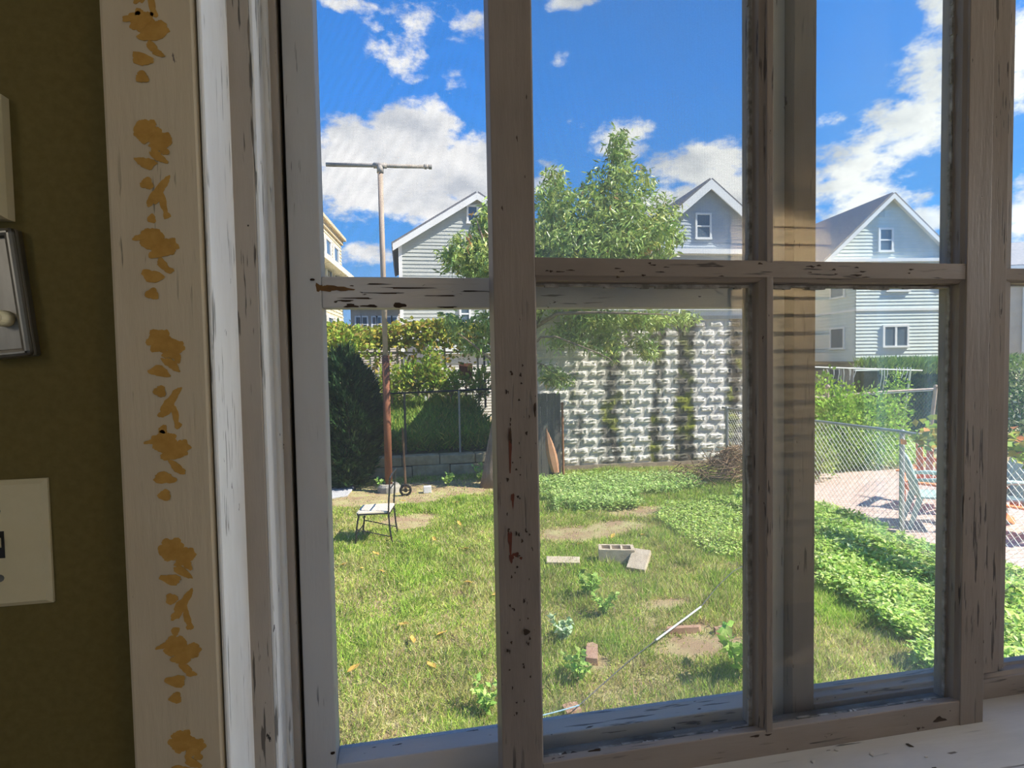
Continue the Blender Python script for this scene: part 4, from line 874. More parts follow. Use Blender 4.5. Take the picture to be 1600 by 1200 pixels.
def bush(name, c, rad, n, ln, wd, cols, wts, label, seed, up=.3, cat='shrub', mat=None, group=None):
    th = thing(name, label, cat, (c[0],c[1],c[2]-rad[2]), 0, group); r = np.random.default_rng(seed); d = unit(r.normal(size=(n,3))); rr = r.random((n,1))**.38*(1+.2*np.sin(d[:,:1]*7+d[:,1:2]*9))
    pts = np.array(c)+d*rr*np.array(rad); pts[:,2] = np.maximum(pts[:,2], c[2]-rad[2]+.02)
    foliage('foliage', pts, unit(d*.6+np.array([0,0,up])+.6*r.normal(size=(n,3))), ln*(.6+.8*r.random(n)), wd*(.6+.8*r.random(n)), tints(n,cols,wts,.22,seed), th, mat or M['leaf'], seed+1)
    st_ = MB()
    for k in range(5): a = k*1.3; st_.tube([(c[0],c[1],c[2]-rad[2]),(c[0]+rad[0]*.4*math.cos(a),c[1]+rad[1]*.4*math.sin(a),c[2]+rad[2]*.3)], [.02,.006], 5)
    part('stem', st_, bark, th); return th
YG = [(.30,.40,.06),(.44,.44,.08),(.22,.34,.05),(.48,.36,.10)]
for (px,py,rx,rz,ng,lb) in ((535,535,.7,.45,900,'yellow-green vine bush rising behind the evergreen shrub'),(652,592,.5,.45,800,'yellow garden bush right of the rusty pole behind the fence'),(612,600,.35,.5,500,'green garden bush just left of the yellow bush behind the fence'),(676,575,.28,.55,500,'yellowing upright garden bush in front of the grey porch'),(705,600,.4,.35,500,'green bush below the brown board'),(750,600,.3,.35,400,'bush behind the fence beside the peach trunk')):
    q = P(px,py,14.0); bush('garden_bush', (q[0],14.0,q[2]), (rx,.5,rz), ng, .12, .07, YG, [4,2,4,1], lb, 200+px)
# brown board
q = P(728,581,16.5); bw_ = .20*1.0; solo('brown_board', MB().prism([(-.20,-.22),(-.16,-.25),(.16,-.25),(.20,-.22),(.20,.22),(.16,.25),(-.16,.25),(-.20,.22)], lambda p: (q[0]+p[0],16.5,q[2]+p[1]), lambda p: (q[0]+p[0],16.53,q[2]+p[1])).box((q[0]-.03,16.53,1.1),(q[0]+.03,16.57,q[2]+.1)), plain('brown_board', (.13,.045,.025), (.17,.065,.035), 9, .7), 'square red-brown board standing in the garden before the pale wall', 'board', (q[0],16.5,1.1))

# ================================================================== FOLDING CHAIR
fc = G(590,843); CH = thing('folding_chair', 'folding chair with cream seat and thin black frame on the lawn', 'chair', fc, math.radians(-8))
cream = plain('cream_seat', (.70,.60,.44), (.76,.66,.50), 12, .6); blk = plain('black_tube', (.018,.018,.02), None, rough=.45, spec=.5)
sz = .40
seat = MB().prism([(-.22,-.19),(-.19,-.215),(.17,-.215),(.20,-.19),(.20,.19),(.17,.215),(-.19,.215),(-.22,.19)], lambda p: (p[0],p[1],sz-.012-(.02 if p[0] < -.15 else 0)), lambda p: (p[0],p[1],sz+.026-(.012 if p[0] < -.15 else 0)))
part('seat', seat, cream, CH, local=True, bevel=.012)
part('seat_frame', MB().tube([(-.20,-.21,sz-.012),(.20,-.21,sz-.005),(.20,.21,sz-.005),(-.20,.21,sz-.012),(-.20,-.21,sz-.012)], .011, 6), blk, CH, local=True)
for s in (-.22,.22):
    part('leg', MB().tube([(.20,s*1.02,.82),(.205,s*1.02,.6),(.19,s*1.02,sz+.03),(.05,s*1.02,sz-.06),(-.20,s*1.02,sz-.09) if False else (-.06,s*1.02,.2),(-.24,s*1.02,0)] if False else [(-.18,s,sz-.01),(-.205,s,.28),(-.235,s,0)], .011, 7), blk, CH, local=True)
    part('leg', MB().tube([(.215,s,.84),(.20,s,.62),(.185,s,sz),(.20,s,.2),(.225,s,0)], .011, 7), blk, CH, local=True)
part('back_rail', MB().tube([(.215,-.22,.84),(.235,-.17,.885),(.24,0,.89),(.235,.17,.885),(.215,.22,.84)], .011, 7), blk, CH, local=True)
part('back_rail', MB().tube([(.205,-.22,.70),(.21,0,.70),(.205,.22,.70)], .009, 6), blk, CH, local=True)
part('stretcher', MB().tube([(-.222,-.22,.14),(-.222,.22,.14)], .008, 6), blk, CH, local=True); part('stretcher', MB().tube([(-.215,.22,.20),(.205,.22,.10)], .007, 6), blk, CH, local=True); part('stretcher', MB().tube([(-.215,-.22,.20),(.205,-.22,.10)], .007, 6), blk, CH, local=True)

# ================================================================== CONCRETE BLOCKS
con = plain('block_concrete', (.47,.38,.27), (.60,.50,.37), 14, .9, .4, dist=.006)
c = G(963,880); cb_ = thing('cinder_block', 'hollow concrete block with three holes lying in the grass', 'block', c, math.radians(-17)); bl, bd_, bh = .195, .098, .185
hol = [(-.165,-.065),(-.05,.05),(.065,.165)]; m_ = MB()
m_.box((-bl,-bd_,0),(bl,-bd_+.032,bh)); m_.box((-bl,bd_-.032,0),(bl,bd_,bh))
part('face_shell', m_, con, cb_, local=True, bevel=.004)
for a, b in ((-bl,-.160),(-.068,-.048),(.048,.068),(.160,bl)): part('web', MB().box((a,-bd_+.030,.004),(b,bd_-.030,bh-.002)), con, cb_, local=True)
c = G(880,883); sl_ = MB().box((-.185,-.075,0),(.185,.075,.055)); o = solo('concrete_slab', sl_, con, 'flat concrete slab lying left of the hollow block', 'slab', bevel=.006); o.location = (c[0],c[1],.015); o.rotation_euler = (.12,0,math.radians(-16))
c = G(999,889); o = solo('concrete_slab', MB().box((-.10,-.15,0),(.10,.15,.06)), con, 'short concrete slab tilted against the right end of the hollow block', 'slab', bevel=.006); o.location = (c[0],c[1],.07); o.rotation_euler = (.45,0,math.radians(-38))
# brick shards and edging half buried in the lawn
bk = plain('old_brick', (.36,.21,.14), (.46,.30,.21), 14, .9, .3)
for px, py, sx, sy, a, lb in ((925,1025,.05,.13,-.3,'reddish brick shard in the lawn near the bottom of the window'),(1068,988,.16,.025,-.12,'narrow brown edging strip left of the lawn wire'),(1130,988,.09,.025,.05,'short brown edging strip right of the longer strip'),(893,1115,.06,.05,.2,'brick fragment beside the end of the wire')):
    c = G(px,py); o = solo('brick_shard', MB().prism([(-sx,-sy),(sx*.8,-sy*1.1),(sx,sy*.7),(sx*.2,sy),(-sx*.9,sy*.8)], lambda p: (p[0],p[1],0), lambda p: (p[0]*.94,p[1]*.94,.05)), bk, lb, 'brick'); o.location = c; o.rotation_euler = (0,0,a)
# wire across the lawn
wpx = [(838,1120),(870,1112),(905,1102),(935,1075),(980,1035),(1025,1000),(1095,948),(1122,915),(1145,893),(1160,885),(1176,875)]
wp = [G(px,py,.10) for px,py in wpx]; wire = thing('lawn_wire', 'thin wire with a white sleeve running over the lawn', 'wire', wp[0])
part('bare_wire', MB().tube([tuple(p) for p in wp[2:6]], .0032, 5).tube([tuple(p) for p in wp[6:]], .004, 5), plain('dark_wire', (.09,.09,.10), None, rough=.5), wire)
part('sleeve', MB().tube([tuple(p) for p in wp[5:7]], .0075, 6), plain('white_sleeve', (.72,.74,.76), None, rough=.5), wire, label='white plastic sleeve')
part('sleeve', MB().tube([tuple(p) for p in wp[:3]], .004, 6), plain('blue_sleeve', (.30,.48,.62), None, rough=.5), wire, label='pale blue sleeve')

# ================================================================== RIGHT SIDE: FENCES, PATIO FURNITURE, SHRUBS
FX = 6.05
nf = thing('chain_link_fence', 'bright galvanised chain-link fence beside the pink patio', 'fence', (FX+.08,5.59,0))
def fpt(y): return (FX + .05*(y-5.6)*-.0 + (.10 if y < 6.2 else .03), y)
part('top_rail', MB().tube([(6.05,9.6,1.30),(6.04,7.0,1.30),(6.12,5.6,1.31),(6.05,4.7,1.29),(6.0,2.6,1.28)], .021, 8), galv, nf)
for y_ in (9.4,5.59,2.4):
    x_ = 6.14 if y_ == 5.59 else 6.03
    part('fence_post', MB().tube([(x_,y_,-.02),(x_-.005,y_,1.30)], .030, 9).lathe([(.036,0),(.036,.03),(.02,.055),(0,.06)], (x_-.005,y_,1.28), 9), galv, nf)
chain_link(nf, (6.04,9.4), (6.10,5.6), .05, 1.30, .06, .0030, galv_l); chain_link(nf, (6.10,5.6), (6.0,2.4), .05, 1.30, .06, .0030, galv_l)
nf2 = thing('chain_link_fence', 'rusty-railed chain-link fence beyond the patio with leaning posts', 'fence', (9.4,11,0))
a0, a1 = P(1262,622,11), P(1500,605,11); part('top_rail', MB().tube([tuple(a0),tuple(P(1380,612,11)),tuple(a1)], .022, 7), plain('rusty_rail', (.34,.24,.19), (.50,.42,.36), 7, .7), nf2)
part('top_rail', MB().tube([tuple(a0-np.array([0,-.05,.03])),tuple(P(1380,614.5,11)),tuple(a1-np.array([0,-.05,.04]))], .012, 6), galv_l, nf2)
for (pt_, pbm) in (((1293,606),(1286,700)),((1462,606),(1452,690))):
    q0, q1 = P(*pt_,11), P(*pbm,11); q1 = q0 + (q1-q0)*(q0[2]+.05)/(q0[2]-q1[2]); part('fence_post', MB().tube([tuple(q1),tuple(q0)], .042, 8).lathe([(.05,0),(.055,.03),(.03,.07),(0,.08)], tuple(q0), 8), plain('rust_post', (.36,.25,.18), (.46,.36,.28), 8, .85), nf2)
chain_link(nf2, (a0[0],11.03), (a1[0],11.03), .05, 1.33, .07, .0018, galv)

# clothes-drying rack with hanging cords
DY = 12.0; rk = thing('drying_rack', 'white clothes bar with hanging cords behind the green shrub', 'drying rack', (P(1420,600,DY)[0],DY,0)); wh = plain('white_rod', (.82,.80,.76), None, rough=.5)
b0, b1 = P(1255,573,DY), P(1441,579,DY); part('bar', MB().tube([tuple(b0),tuple(b1)], .016, 7), wh, rk)
q0, q1 = P(1423,574,DY), P(1411,665,DY); q1 = q0+(q1-q0)*(q0[2]/(q0[2]-q1[2])); part('post', MB().tube([tuple(q1),tuple(q0)], .022, 7), plain('pale_green_post', (.55,.58,.44), None, rough=.7), rk)
q0 = P(1270,574,DY); part('post', MB().tube([(q0[0],DY,0),tuple(q0)], .022, 7), wh, rk)
for px, dx, ln in ((1287,-4,.32),(1292,5,.28),(1303,-3,.4),(1311,-2,.36),(1318,0,.42),(1326,3,.25),(1329,-2,.36),(1337,-4,.3),(1378,-4,.55),(1382,-3,.62),(1387,-5,.5),(1401,-3,.4),(1405,4,.3),(1412,-5,.35),(1418,-6,.42)):
    q = P(px,575,DY); part('cord', MB().tube([(q[0],DY,b0[2]+(b1[2]-b0[2])*.5+.01),(q[0]+dx*.004,DY-.02,b0[2]-ln*.5),(q[0]+dx*.013,DY,b0[2]-ln)], .0075, 5), wh, rk)

# shrubs
LG = [(.30,.48,.06),(.40,.55,.09),(.22,.38,.05),(.14,.27,.04)]
q = P(1330,640,9.6); bush('green_shrub', (q[0],9.6,.78), (1.05,.8,.78), 6500, .085, .05, LG, [4,4,3,1], 'bright green rounded shrub behind the patio fence', 301)
q = P(1290,600,11.4); bush('climbing_shrub', (q[0],11.4,1.0), (.7,.4,.85), 1300, .10, .06, LG, [4,3,3,2], 'green climber on the rusty-railed fence left of the cords', 302)
q = P(1400,600,11.6); bush('climbing_shrub', (q[0],11.6,1.05), (.35,.3,.85), 600, .10, .05, LG, [2,4,2,2], 'thin pale green plant under the drying rack bar', 303)
q = P(1590,630,10); bush('pale_shrub', (q[0]+.2,10,1.05), (.8,.6,1.05), 3000, .085, .05, [(.09,.16,.04),(.30,.36,.16),(.55,.56,.40)], [5,2,1], 'speckled dark shrub at the right edge behind the patio chairs', 304)
q = P(1285,720,8.6); bush('flowering_plant', (q[0]-.1,8.6,.42), (.35,.3,.42), 700, .07, .04, [(.28,.40,.08),(.40,.46,.12),(.45,.30,.52)], [4,3,.15], 'straggly flowering plant at the left end of the patio', 305)
# clipped dark hedge with light tips
hx0, hx1 = P(1372,600,13.5)[0], P(1620,600,13.5)[0]+1.5; hz = P(1480,570,13.5)[2]
hd = thing('hedge', 'tall dark clipped hedge with light spiky tips behind the far fence', 'hedge', (hx0,13.5,0)); r = np.random.default_rng(120); n = 17000
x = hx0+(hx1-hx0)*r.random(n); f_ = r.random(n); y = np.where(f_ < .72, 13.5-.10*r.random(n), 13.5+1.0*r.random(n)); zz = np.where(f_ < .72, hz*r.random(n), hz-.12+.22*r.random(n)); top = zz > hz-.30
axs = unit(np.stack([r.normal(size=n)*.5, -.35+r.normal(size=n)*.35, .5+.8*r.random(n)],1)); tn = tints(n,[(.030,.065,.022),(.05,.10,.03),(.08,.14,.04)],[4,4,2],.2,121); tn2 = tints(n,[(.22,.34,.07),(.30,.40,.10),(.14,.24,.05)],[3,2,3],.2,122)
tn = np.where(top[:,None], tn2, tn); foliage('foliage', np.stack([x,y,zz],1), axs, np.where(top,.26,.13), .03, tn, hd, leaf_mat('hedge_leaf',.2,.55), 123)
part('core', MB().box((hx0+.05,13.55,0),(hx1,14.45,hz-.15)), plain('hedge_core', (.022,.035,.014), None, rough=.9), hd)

# vine on the near fence
vn = thing('fence_vine', 'yellowing vine with orange-tinged leaves on the near fence', 'vine', (6.0,4.6,0)); vst = MB()
vst.tube([(6.08,4.95,0),(6.06,4.9,.7),(6.03,4.8,1.28),(6.0,4.2,1.38),(5.98,3.6,1.34),(5.97,3.1,1.42)], [.018,.016,.014,.012,.010,.005], 6); vst.tube([(6.02,4.5,1.33),(5.95,4.0,1.22),(5.95,3.5,1.14)], [.01,.008,.004], 6); part('stem', vst, bark, vn)
r = np.random.default_rng(130); n = 620; t_ = r.random(n); pts = np.stack([6.0+r.normal(size=n)*.10, 5.15-2.1*t_, 1.34+r.normal(size=n)*.085],1)
foliage('foliage', pts, unit(np.stack([r.normal(size=n)-.3,r.normal(size=n)-.3,-.3+.5*r.normal(size=n)],1)), .10, .075, tints(n,[(.40,.46,.08),(.26,.38,.06),(.52,.40,.08),(.55,.22,.08)],[4,4,2,1],.2,131), vn, M['leaf'], 132)

# pale green plastic chair
def monobloc(loc, rz, label):
    gm_ = plain('pale_green_plastic', (.34,.44,.40), (.40,.50,.46), 5, .45); th = thing('plastic_chair', label, 'chair', loc, rz, 'pale green plastic chairs on the patio')
    part('seat', MB().prism([(-.20,.425),(.24,.44),(.27,.42),(.27,.39),(.22,.405),(-.20,.395)], lambda p: (p[0],-.24,p[1]), lambda p: (p[0],.24,p[1])), gm_, th, local=True, bevel=.01)
    nb = 7
    for k in range(nb):
        y0 = -.23+.46*k/nb; h = .86+.05*math.sin(math.pi*(k+.5)/nb); wv = .46/nb-.016
        part('back_slat', MB().prism([(-.19,.41),(-.22,.6),(-.30,h),(-.325,h),(-.25,.6),(-.215,.41)], lambda p: (p[0],y0+.008,p[1]), lambda p: (p[0],y0+wv,p[1])), gm_, th, local=True)
    part('back_rim', MB().tube([(-.20,-.25,.42),(-.24,-.265,.62),(-.31,-.23,.87),(-.325,-.12,.925),(-.33,0,.94),(-.325,.12,.925),(-.31,.23,.87),(-.24,.265,.62),(-.20,.25,.42)], .022, 7), gm_, th, local=True, smooth=True)
    for s in (-1,1):
        part('armrest', MB().tube([(-.245,s*.265,.64),(0,s*.29,.655),(.2,s*.285,.64),(.255,s*.275,.60),(.25,s*.265,.42)], [.02,.03,.03,.024,.02], 7), gm_, th, local=True, smooth=True)
        part('leg', MB().prism([(.20,.40),(.27,.40),(.31,0),(.265,0)], lambda p: (p[0],s*.235-.022,p[1]), lambda p: (p[0],s*.255+.022,p[1])), gm_, th, local=True)
        part('leg', MB().prism([(-.22,.42),(-.15,.40),(-.27,0),(-.315,0)], lambda p: (p[0],s*.225-.022,p[1]), lambda p: (p[0],s*.245+.022,p[1])), gm_, th, local=True)
    return th
q = G(1458,822,.03); monobloc((q[0],q[1],.03), math.radians(-36), 'pale green plastic armchair behind the galvanised fence post')
q = G(1556,826,.03); monobloc((q[0],q[1],.03), math.radians(160), 'pale green plastic armchair hidden in part by the sash at the right edge')
def adirondack(loc, rz, label):
    om = plain('orange_paint', (.80,.22,.055), (.86,.28,.09), 6, .55); th = thing('adirondack_chair', label, 'chair', loc, rz, 'orange slatted chairs on the patio')
    for k in range(5):
        y0 = -.25+.1*k; h = 1.0-.045*abs(k-2)**1.6; f_ = (k-2)*.03
        part('back_slat', MB().add([(-.16,y0+.006,.30),(-.16,y0+.092,.30),(-.50,y0+.092+f_*1.6,h),(-.50,y0+.004+f_*1.6,h),(-.18,y0+.006,.29),(-.18,y0+.092,.29),(-.52,y0+.092+f_*1.6,h-.008),(-.52,y0+.004+f_*1.6,h-.008)], [(0,1,2,3),(7,6,5,4),(0,4,5,1),(1,5,6,2),(2,6,7,3),(3,7,4,0)]), om, th, local=True)
    for k in range(5): x = -.14+.10*k; z = .29+.022*k; part('seat_slat', MB().box((x,-.27,z),(x+.09,.27,z+.02)), om, th, local=True)
    for s in (-1,1):
        part('armrest', MB().prism([(-.44,.50),(.38,.53),(.38,.55),(-.44,.52)], lambda p: (p[0],s*.33-.06,p[1]), lambda p: (p[0],s*.33+.06,p[1])), om, th, local=True)
        part('leg', MB().box((.28,s*.30-.015,0),(.37,s*.30+.015,.53)), om, th, local=True)
        part('leg', MB().prism([(.30,.36),(.30,.28),(-.45,0),(-.55,0),(-.42,.10)], lambda p: (p[0],s*.275-.012,p[1]), lambda p: (p[0],s*.275+.012,p[1])), om, th, local=True)
    part('back_rail', MB().box((-.41,-.30,.60),(-.38,.30,.66)), om, th, local=True)
    return th
q = G(1470,800,.03); adirondack((q[0]+.15,q[1]+.25,.03), math.radians(212), 'orange slatted garden chair beyond the green plastic chair')
q = G(1600,838,.03); adirondack((q[0]+.1,q[1],.03), math.radians(205), 'orange slatted garden chair at the right edge of the view')

# ================================================================== HOUSES
def siding(mb, xa, xb, z0, z1, y=0.0, pitch=.115, out=.024, clip=None):
    z = z0
    while z < z1-1e-4:
        zt_ = min(z+pitch, z1); (a0,b0) = (xa,xb) if clip is None else clip(z); (a1,b1) = (xa,xb) if clip is None else clip(zt_)
        if b0-a0 > .02:
            a1, b1 = max(a1,a0), min(b1,b0)
            if b1 < a1: a1 = b1 = (a0+b0)/2
            mb.add([(a0,y-out,z),(b0,y-out,z),(b1,y,zt_),(a1,y,zt_),(a0,y+.01,z),(b0,y+.01,z)], [(0,1,2,3),(0,4,5,1)])
        z = zt_
    return mb
def fwin(parent, xa, xb, z0, z1, tr, glass, y=-.06, sash=True, double=False, xf=None):
    """window in a facade: trim frame (part) with panes and bars (sub-parts)"""
    t = .09; f = xf or (lambda p: p)
    def bx(a, b): 
        m_ = MB().box(a,b); m_.v = [tuple(f(p)) for p in m_.v]; return m_
    m_ = MB()
    for a, b in (((xa-t,y-.03,z0-t),(xa,y+.03,z1+t)),((xb,y-.03,z0-t),(xb+t,y+.03,z1+t)),((xa,y-.03,z1),(xb,y+.03,z1+t)),((xa-t*1.2,y-.05,z0-t),(xb+t*1.2,y+.03,z0))): m_.box(a,b)
    m_.v = [tuple(f(p)) for p in m_.v]; w = part('window', m_, tr, parent, local=True)
    if sash and not double:
        zm_ = (z0+z1)/2; part('meeting_rail', bx((xa,y-.02,zm_-.03),(xb,y+.02,zm_+.03)), tr, w, local=True)
        part('pane', bx((xa,y+.005,zm_),(xb,y+.015,z1)), glass, w, local=True); part('pane', bx((xa,y+.008,z0),(xb,y+.018,zm_)), glass, w, local=True)
    elif double:
        xm = (xa+xb)/2; part('mullion', bx((xm-.05,y-.02,z0),(xm+.05,y+.02,z1)), tr, w, local=True); part('pane', bx((xa,y+.005,z0),(xm,y+.015,z1)), glass, w, local=True); part('pane', bx((xm,y+.005,z0),(xb,y+.015,z1)), glass, w, local=True)
    else: part('pane', bx((xa,y+.005,z0),(xb,y+.015,z1)), glass, w, local=True)
    return w
def slab(pts, th):                                     # a roof plane with thickness, pts counter-clockwise from above
    v = [Vector(p) for p in pts]; nrm = (v[1]-v[0]).cross(v[3]-v[0]).normalized()
    if nrm.z < 0: nrm = -nrm
    return MB().add([tuple(p) for p in v]+[tuple(p+nrm*th) for p in v], [(3,2,1,0),(4,5,6,7),(0,1,5,4),(1,2,6,5),(2,3,7,6),(3,0,4,7)])
wtrim = plain('white_trim', (.80,.80,.78), None, rough=.6); hglass = plain('house_glass', (.10,.14,.18), None, rough=.06, spec=.8); shingle = plain('grey_shingles', (.22,.22,.23), (.32,.31,.31), 9, .9, .3, (1,1,3)); dsh = plain('dark_shingles', (.15,.15,.16), (.21,.21,.22), 9, .9)
def gable_house(name, label, cx, y0, apex, eave, hw, depth, rz, wall_m, roof_m, ov=.35, z0=0.0, fascia=.22, base_hw=None, pitch=.16):
    """gable towards the camera; local x along the front, y back"""
    th = thing(name, label, 'house', (cx,y0,0), rz); w = MB(); bh = base_hw or hw
    clip = lambda z: (-hw+(z-eave)/(apex-eave)*hw, hw-(z-eave)/(apex-eave)*hw)
    m_ = siding(MB(), -bh, bh, z0, eave, 0, pitch); part('front_wall', m_, wall_m, th, local=True)
    g = siding(MB(), -hw, hw, eave, apex, -.001, pitch, clip=clip); part('gable_wall', g, wall_m, th, local=True)
    for s in (-1,1):
        sd = siding(MB(), 0, depth, z0, eave, 0, pitch); sd.v = [(s*(bh-p[1]), p[0], p[2]) for p in sd.v]
        if s > 0: sd.f = [f[::-1] for f in sd.f]
        sd.v = [(p[0],p[1],p[2]) for p in sd.v]; part('side_wall', sd, wall_m, th, local=True)
        part('corner_board', MB().box((s*bh-.07,-.03,z0),(s*bh+.07,.06,eave)) , wtrim, th, local=True)
    part('core', MB().box((-bh+.03,.03,z0),(bh-.03,depth,eave)), wall_m, th, local=True)
    sl_ = (apex-eave)/hw
    for s in (-1,1):
        ex = s*(hw+ov); ez = eave-ov*sl_; pts = [(ex,-ov,ez),(0,-ov,apex),(0,depth,apex),(ex,depth,ez)]; part('roof', slab(pts,.10), roof_m, th, local=True)
        part('rake_board', MB().add([(ex,-ov-.03,ez-fascia),(0,-ov-.03,apex-fascia),(0,-ov-.03,apex+.02),(ex,-ov-.03,ez+.02),(ex,-ov+.03,ez-fascia),(0,-ov+.03,apex-fascia),(0,-ov+.03,apex+.02),(ex,-ov+.03,ez+.02)], [(0,1,2,3),(7,6,5,4),(0,4,5,1),(3,2,6,7),(0,3,7,4)]), wtrim, th, local=True)
        part('soffit', slab([(ex,-ov,ez-.06),(0,-ov,apex-.06),(0,.0,apex-.06),(ex,.0,ez-.06)],.03), wtrim, th, local=True)
    if bh < hw: part('gable_soffit', MB().box((-hw-ov*.5,-.05,eave-.12),(hw+ov*.5,depth*.6,eave)), wtrim, th, local=True)
    part('gable_back', MB().add([(-hw,depth-.02,eave),(hw,depth-.02,eave),(0,depth-.02,apex)],[(0,2,1)]), wall_m, th, local=True)
    return th
grey_s = plain('grey_siding', (.46,.48,.44), (.50,.52,.48), 3, .75); blue_s = plain('blue_grey_siding', (.42,.47,.52), (.46,.51,.55), 3, .75); white_s = plain('pale_green_siding', (.60,.66,.63), (.66,.71,.68), 3, .7)
# grey house with a wide gable, left
B0 = P(745,303,24); Be = P(617,385,24)
hB = gable_house('gable_house', 'grey clapboard house with low white-edged gable behind the peach tree', B0[0], 24.2, B0[2], Be[2]+.25, (B0[0]-Be[0])*.94, 9, 0, grey_s, dsh, .30, 0, .26)
for px0, px1 in ((722,733),(765,776)): a, b = P(px0,513,24), P(px1,478,24); fwin(hB, a[0]-B0[0], b[0]-B0[0], a[2], b[2]+.3, wtrim, hglass)
a, b = P(733,345,24), P(745,322,24); fwin(hB, a[0]-B0[0], b[0]-B0[0], a[2], b[2], wtrim, hglass)
a, b = P(632,570,23), P(692,540,23); pr_ = MB().prism([(a[0],a[2]),(b[0],a[2]),(b[0]-.5,b[2]),(a[0]+.2,b[2])], lambda p: (p[0]-B0[0],-1.6,p[1]), lambda p: (p[0]-B0[0],0,p[1])); part('porch_roof', pr_, dsh, hB, local=True)
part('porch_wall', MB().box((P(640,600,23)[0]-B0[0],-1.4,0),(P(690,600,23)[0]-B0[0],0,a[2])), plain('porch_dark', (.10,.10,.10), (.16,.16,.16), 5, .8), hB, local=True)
part('annex_wall', siding(MB(), P(690,600,22)[0]-B0[0], P(800,600,22)[0]-B0[0], 0, P(740,552,22)[2], -1.7), plain('pale_annex', (.62,.60,.54), None, rough=.8), hB, local=True)
part('annex_roof', MB().box((P(688,600,22)[0]-B0[0],-1.9,P(740,552,22)[2]),(P(802,600,22)[0]-B0[0],0,P(740,552,22)[2]+.12)), wtrim, hB, local=True)
# blue-grey gable house, centre
C0 = P(1110,282,24)
hC = gable_house('gable_house', 'blue-grey clapboard house with steep gable and one white attic window', C0[0], 24.3, C0[2], C0[2]-2.75, 3.35, 10, math.radians(-3), blue_s, dsh, .42, 0, .42)
a, b = P(1094,369,24), P(1113,334,24); fwin(hC, a[0]-C0[0], b[0]-C0[0], a[2], b[2], wtrim, hglass)
part('frieze', MB().box((-3.6,-.45,C0[2]-3.35),(3.6,0,C0[2]-3.13)), wtrim, hC, local=True)
# pale house, right
D0 = P(1398,303,22); Dl = P(1302,406,22); ez = Dl[2]+.12
hD = gable_house('gable_house', 'pale green-white clapboard house with tall gable and double window, seen through the right pane', D0[0], 22.3, D0[2], ez, (D0[0]-Dl[0])*.98, 10, math.radians(-7.6), white_s, shingle, .32, P(1350,566,22)[2], .20, base_hw=None)
for o in [c_ for c_ in hD.children if c_.name.startswith(('front_wall','side_wall','corner_board','core'))]: bpy.data.objects.remove(o, do_unlink=True)
lx = P(1350,480,22)[0]-D0[0]; rx_ = 3.2; zb0 = P(1350,566,22)[2]; dz0 = 0.0; dp = 8.5
part('front_wall', siding(MB(), lx, rx_, 0.5, ez, 0, .16, .03), white_s, hD, local=True)
sd = siding(MB(), 0, dp, zb0, ez, 0, .16, .03); sd.v = [(lx+p[1], dp-p[0], p[2]) for p in sd.v]; part('side_wall', sd, white_s, hD, local=True)
part('core', MB().box((lx+.03,.03,zb0),(rx_,dp,ez)), white_s, hD, local=True); part('basement_wall', MB().box((lx+.6,.3,0),(rx_,dp,zb0)), plain('basement', (.45,.43,.40), (.52,.50,.47), 4, .85), hD, local=True)
part('gable_soffit', MB().box((-3.0,-.30,ez-.14),(3.2,dp,ez)), wtrim, hD, local=True)
part('belt_board', MB().box((lx-.05,-.06,P(1350,483,22)[2]-.05),(rx_,0,P(1350,483,22)[2]+.05)).box((lx-.05,-.06,P(1350,483,22)[2]-.05),(lx,dp,P(1350,483,22)[2]+.05)), wtrim, hD, local=True)
part('bottom_board', MB().box((lx-.06,-.02,zb0-.06),(lx,dp,zb0+.04)).box((lx-.06,-.08,zb0-.06),(lx+.9,0,zb0+.04)), plain('dark_board', (.20,.18,.13), None, rough=.8), hD, local=True)  # dark board along the lower edge of the upper floors
a, b = P(1390,540,22), P(1421.5,510,22); fwin(hD, a[0]-D0[0], b[0]-D0[0], a[2], b[2], wtrim, hglass, double=True)
a, b = P(1384,389,22), P(1400,357,22); fwin(hD, a[0]-D0[0], b[0]-D0[0], a[2], b[2], wtrim, hglass)
a, b = P(1395,452,22), P(1423,440,22); fwin(hD, a[0]-D0[0], b[0]-D0[0], a[2], b[2], wtrim, hglass, sash=False)
vz = P(1387,330,22); part('gable_vent', MB().box((vz[0]-D0[0]-.13,-.05,vz[2]-.18),(vz[0]-D0[0]+.13,0,vz[2]+.18)), plain('vent', (.50,.54,.53), None, rough=.8), hD, local=True)
def sx(s): return lambda p: (lx+p[1], s-p[0], p[2])
fwin(hD, 0, .95, P(1343,542,22)[2], P(1343,511,22)[2], wtrim, hglass, sash=False, xf=sx(1.75)); fwin(hD, 0, .95, P(1343,457,22)[2], P(1343,430,22)[2], wtrim, hglass, sash=False, xf=sx(1.75))
part('downspout', MB().tube([(lx-.06,4.0,0),(lx-.06,4.0,ez-.2)], .06, 7), wtrim, hD, local=True)
part('porch_post', MB().box((lx+.05,.05,0),(lx+.22,.22,zb0)), wtrim, hD, local=True)
fwin(hD, 0, .9, .6, 1.5, wtrim, hglass, sash=False, xf=lambda p: (lx+.6+p[1], 2.8-p[0], p[2]))
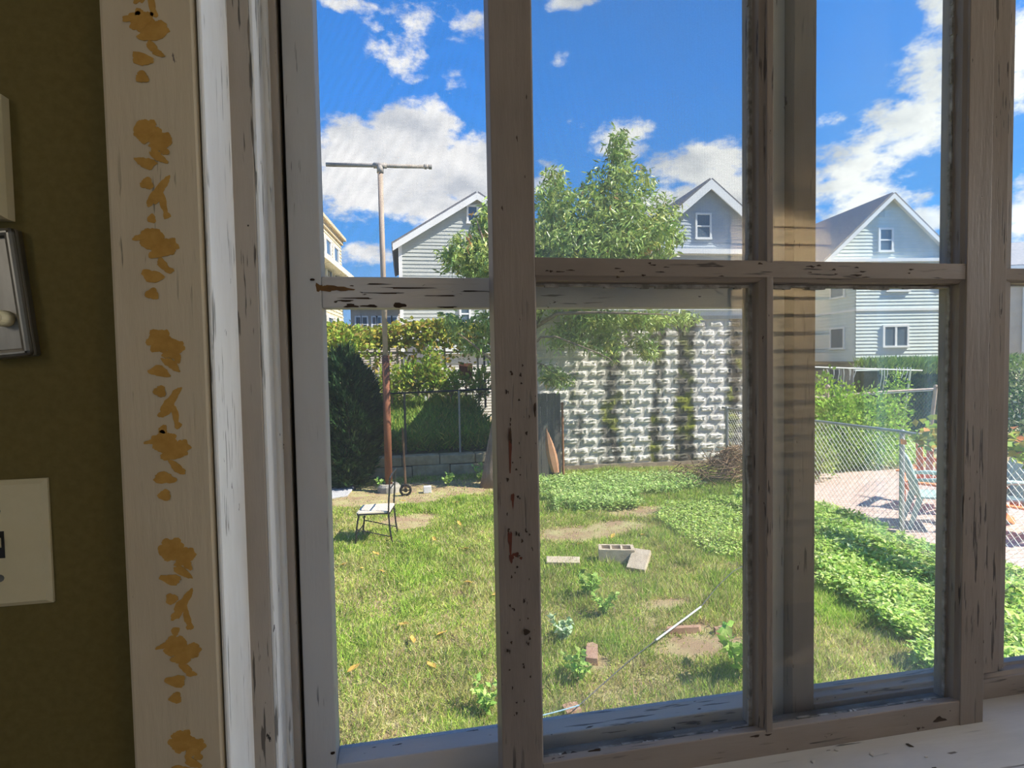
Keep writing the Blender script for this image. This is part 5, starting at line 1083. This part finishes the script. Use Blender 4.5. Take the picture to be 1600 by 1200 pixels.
# yellow house edge, far left
dv = np.array([.08,1.0]); dv /= np.linalg.norm(dv); A1 = P(533,400,25); Lh = 12
hA = thing('corner_house', 'cream yellow three-storey house with white cornices at the left edge of the screen', 'house', (A1[0],A1[1],0), math.atan2(dv[1],dv[0])-math.pi/2)
ytan = plain('cream_siding', (.66,.56,.36), (.72,.62,.42), 3, .8); zA = P(536,372,25)[2]
sd = siding(MB(), 0, Lh, 0, zA-.3, 0, .14); sd.v = [(-p[1], -Lh+p[0], p[2]) for p in sd.v]; part('side_wall', sd, ytan, hA, local=True)
part('core', MB().box((-8,-Lh,0),(-.03,0,zA-.3)), ytan, hA, local=True)
part('cornice', MB().box((-8.3,-Lh-.3,zA-.12),(.20,.2,zA)).box((-8.15,-Lh-.15,zA-.30),(.08,.1,zA-.12)), plain('tan_cornice', (.62,.50,.32), None, rough=.7), hA, local=True)
part('front_wall', siding(MB(), -8, 0, 0, zA-.3, -Lh, .14), ytan, hA, local=True)
for xw in (-6.6,-4.3,-2.0):
    for zw in (zA-2.1, zA-5.0): fwin(hA, xw, xw+.85, zw, zw+1.4, wtrim, hglass, y=-Lh-.06)
zM = P(545,432,25)[2]; part('porch_cornice', MB().box((-.3,-Lh,zM-.2),(.5,.2,zM)), plain('cream_trim', (.78,.72,.58), None, rough=.7), hA, local=True)
for k, s in enumerate((1.0,2.5,4.0,5.5,7.0)):
    fwin(hA, 0, .85, zA-2.1, zA-.7, wtrim, hglass, xf=lambda p, s=s: (-p[1], -s+p[0]-.85, p[2]))
    fwin(hA, 0, .85, zA-5.0, zA-3.6, wtrim, hglass, xf=lambda p, s=s: (-p[1], -s+p[0]-.85, p[2]))
# low cream house with a bay of windows, far left behind the arbor
E0, E1 = P(548,500,36), P(626,500,36); zE = P(590,482,36)[2]
hE = thing('bay_house', 'tan house with a row of tall windows just above the grape vine', 'house', ((E0[0]+E1[0])/2,36,0)); hwE = (E1[0]-E0[0])/2
part('front_wall', siding(MB(), -hwE, hwE, 0, zE+.2, 0, .14), plain('tan_siding', (.52,.44,.34), (.60,.52,.42), 3, .8), hE, local=True); part('core', MB().box((-hwE,.03,0),(hwE,6,zE+.2)), plain('tan_core', (.52,.44,.34)), hE, local=True)
part('roof', slab([(-hwE-.4,-.5,zE+.1),(hwE+.4,-.5,zE+.1),(hwE-.2,4,zE+1.3),(-hwE+.2,4,zE+1.3)],.12), plain('brown_roof', (.30,.26,.21), (.36,.31,.26), 6, .9), hE, local=True)
for px0, px1 in ((557,563),(567,573),(583,588),(590,595),(605,611),(614,620)): a, b = P(px0,518,36), P(px1,496,36); fwin(hE, a[0]-hE.location.x, b[0]-hE.location.x, a[2], b[2], wtrim, hglass)
# tan building at the right edge
T0 = P(1560,450,17); hT = thing('tan_building', 'plain tan building with grey roof and white downspout at the right edge', 'house', (T0[0],17,0), math.radians(-20)); zT = P(1580,419,17)[2]
part('front_wall', MB().box((0,0,0),(9,2.3,zT-.1)), plain('tan_stucco', (.52,.40,.28), (.58,.46,.33), 3, .85), hT, local=True)
ra_ = P(1568,385,17); part('roof', slab([(-.1,-.4,zT-.05),(9.3,-.4,zT-.05),(9.3,2.4,zT+1.2),(.1,2.4,zT+1.2)],.1), shingle, hT, local=True)
part('gutter', MB().box((-.1,-.5,zT-.16),(9.3,-.38,zT)), wtrim, hT, local=True)
q = P(1588,500,17); part('downspout', MB().box((q[0]-T0[0]-.05,-.14,0),(q[0]-T0[0]+.05,-.02,zT-.1)), wtrim, hT, local=True)
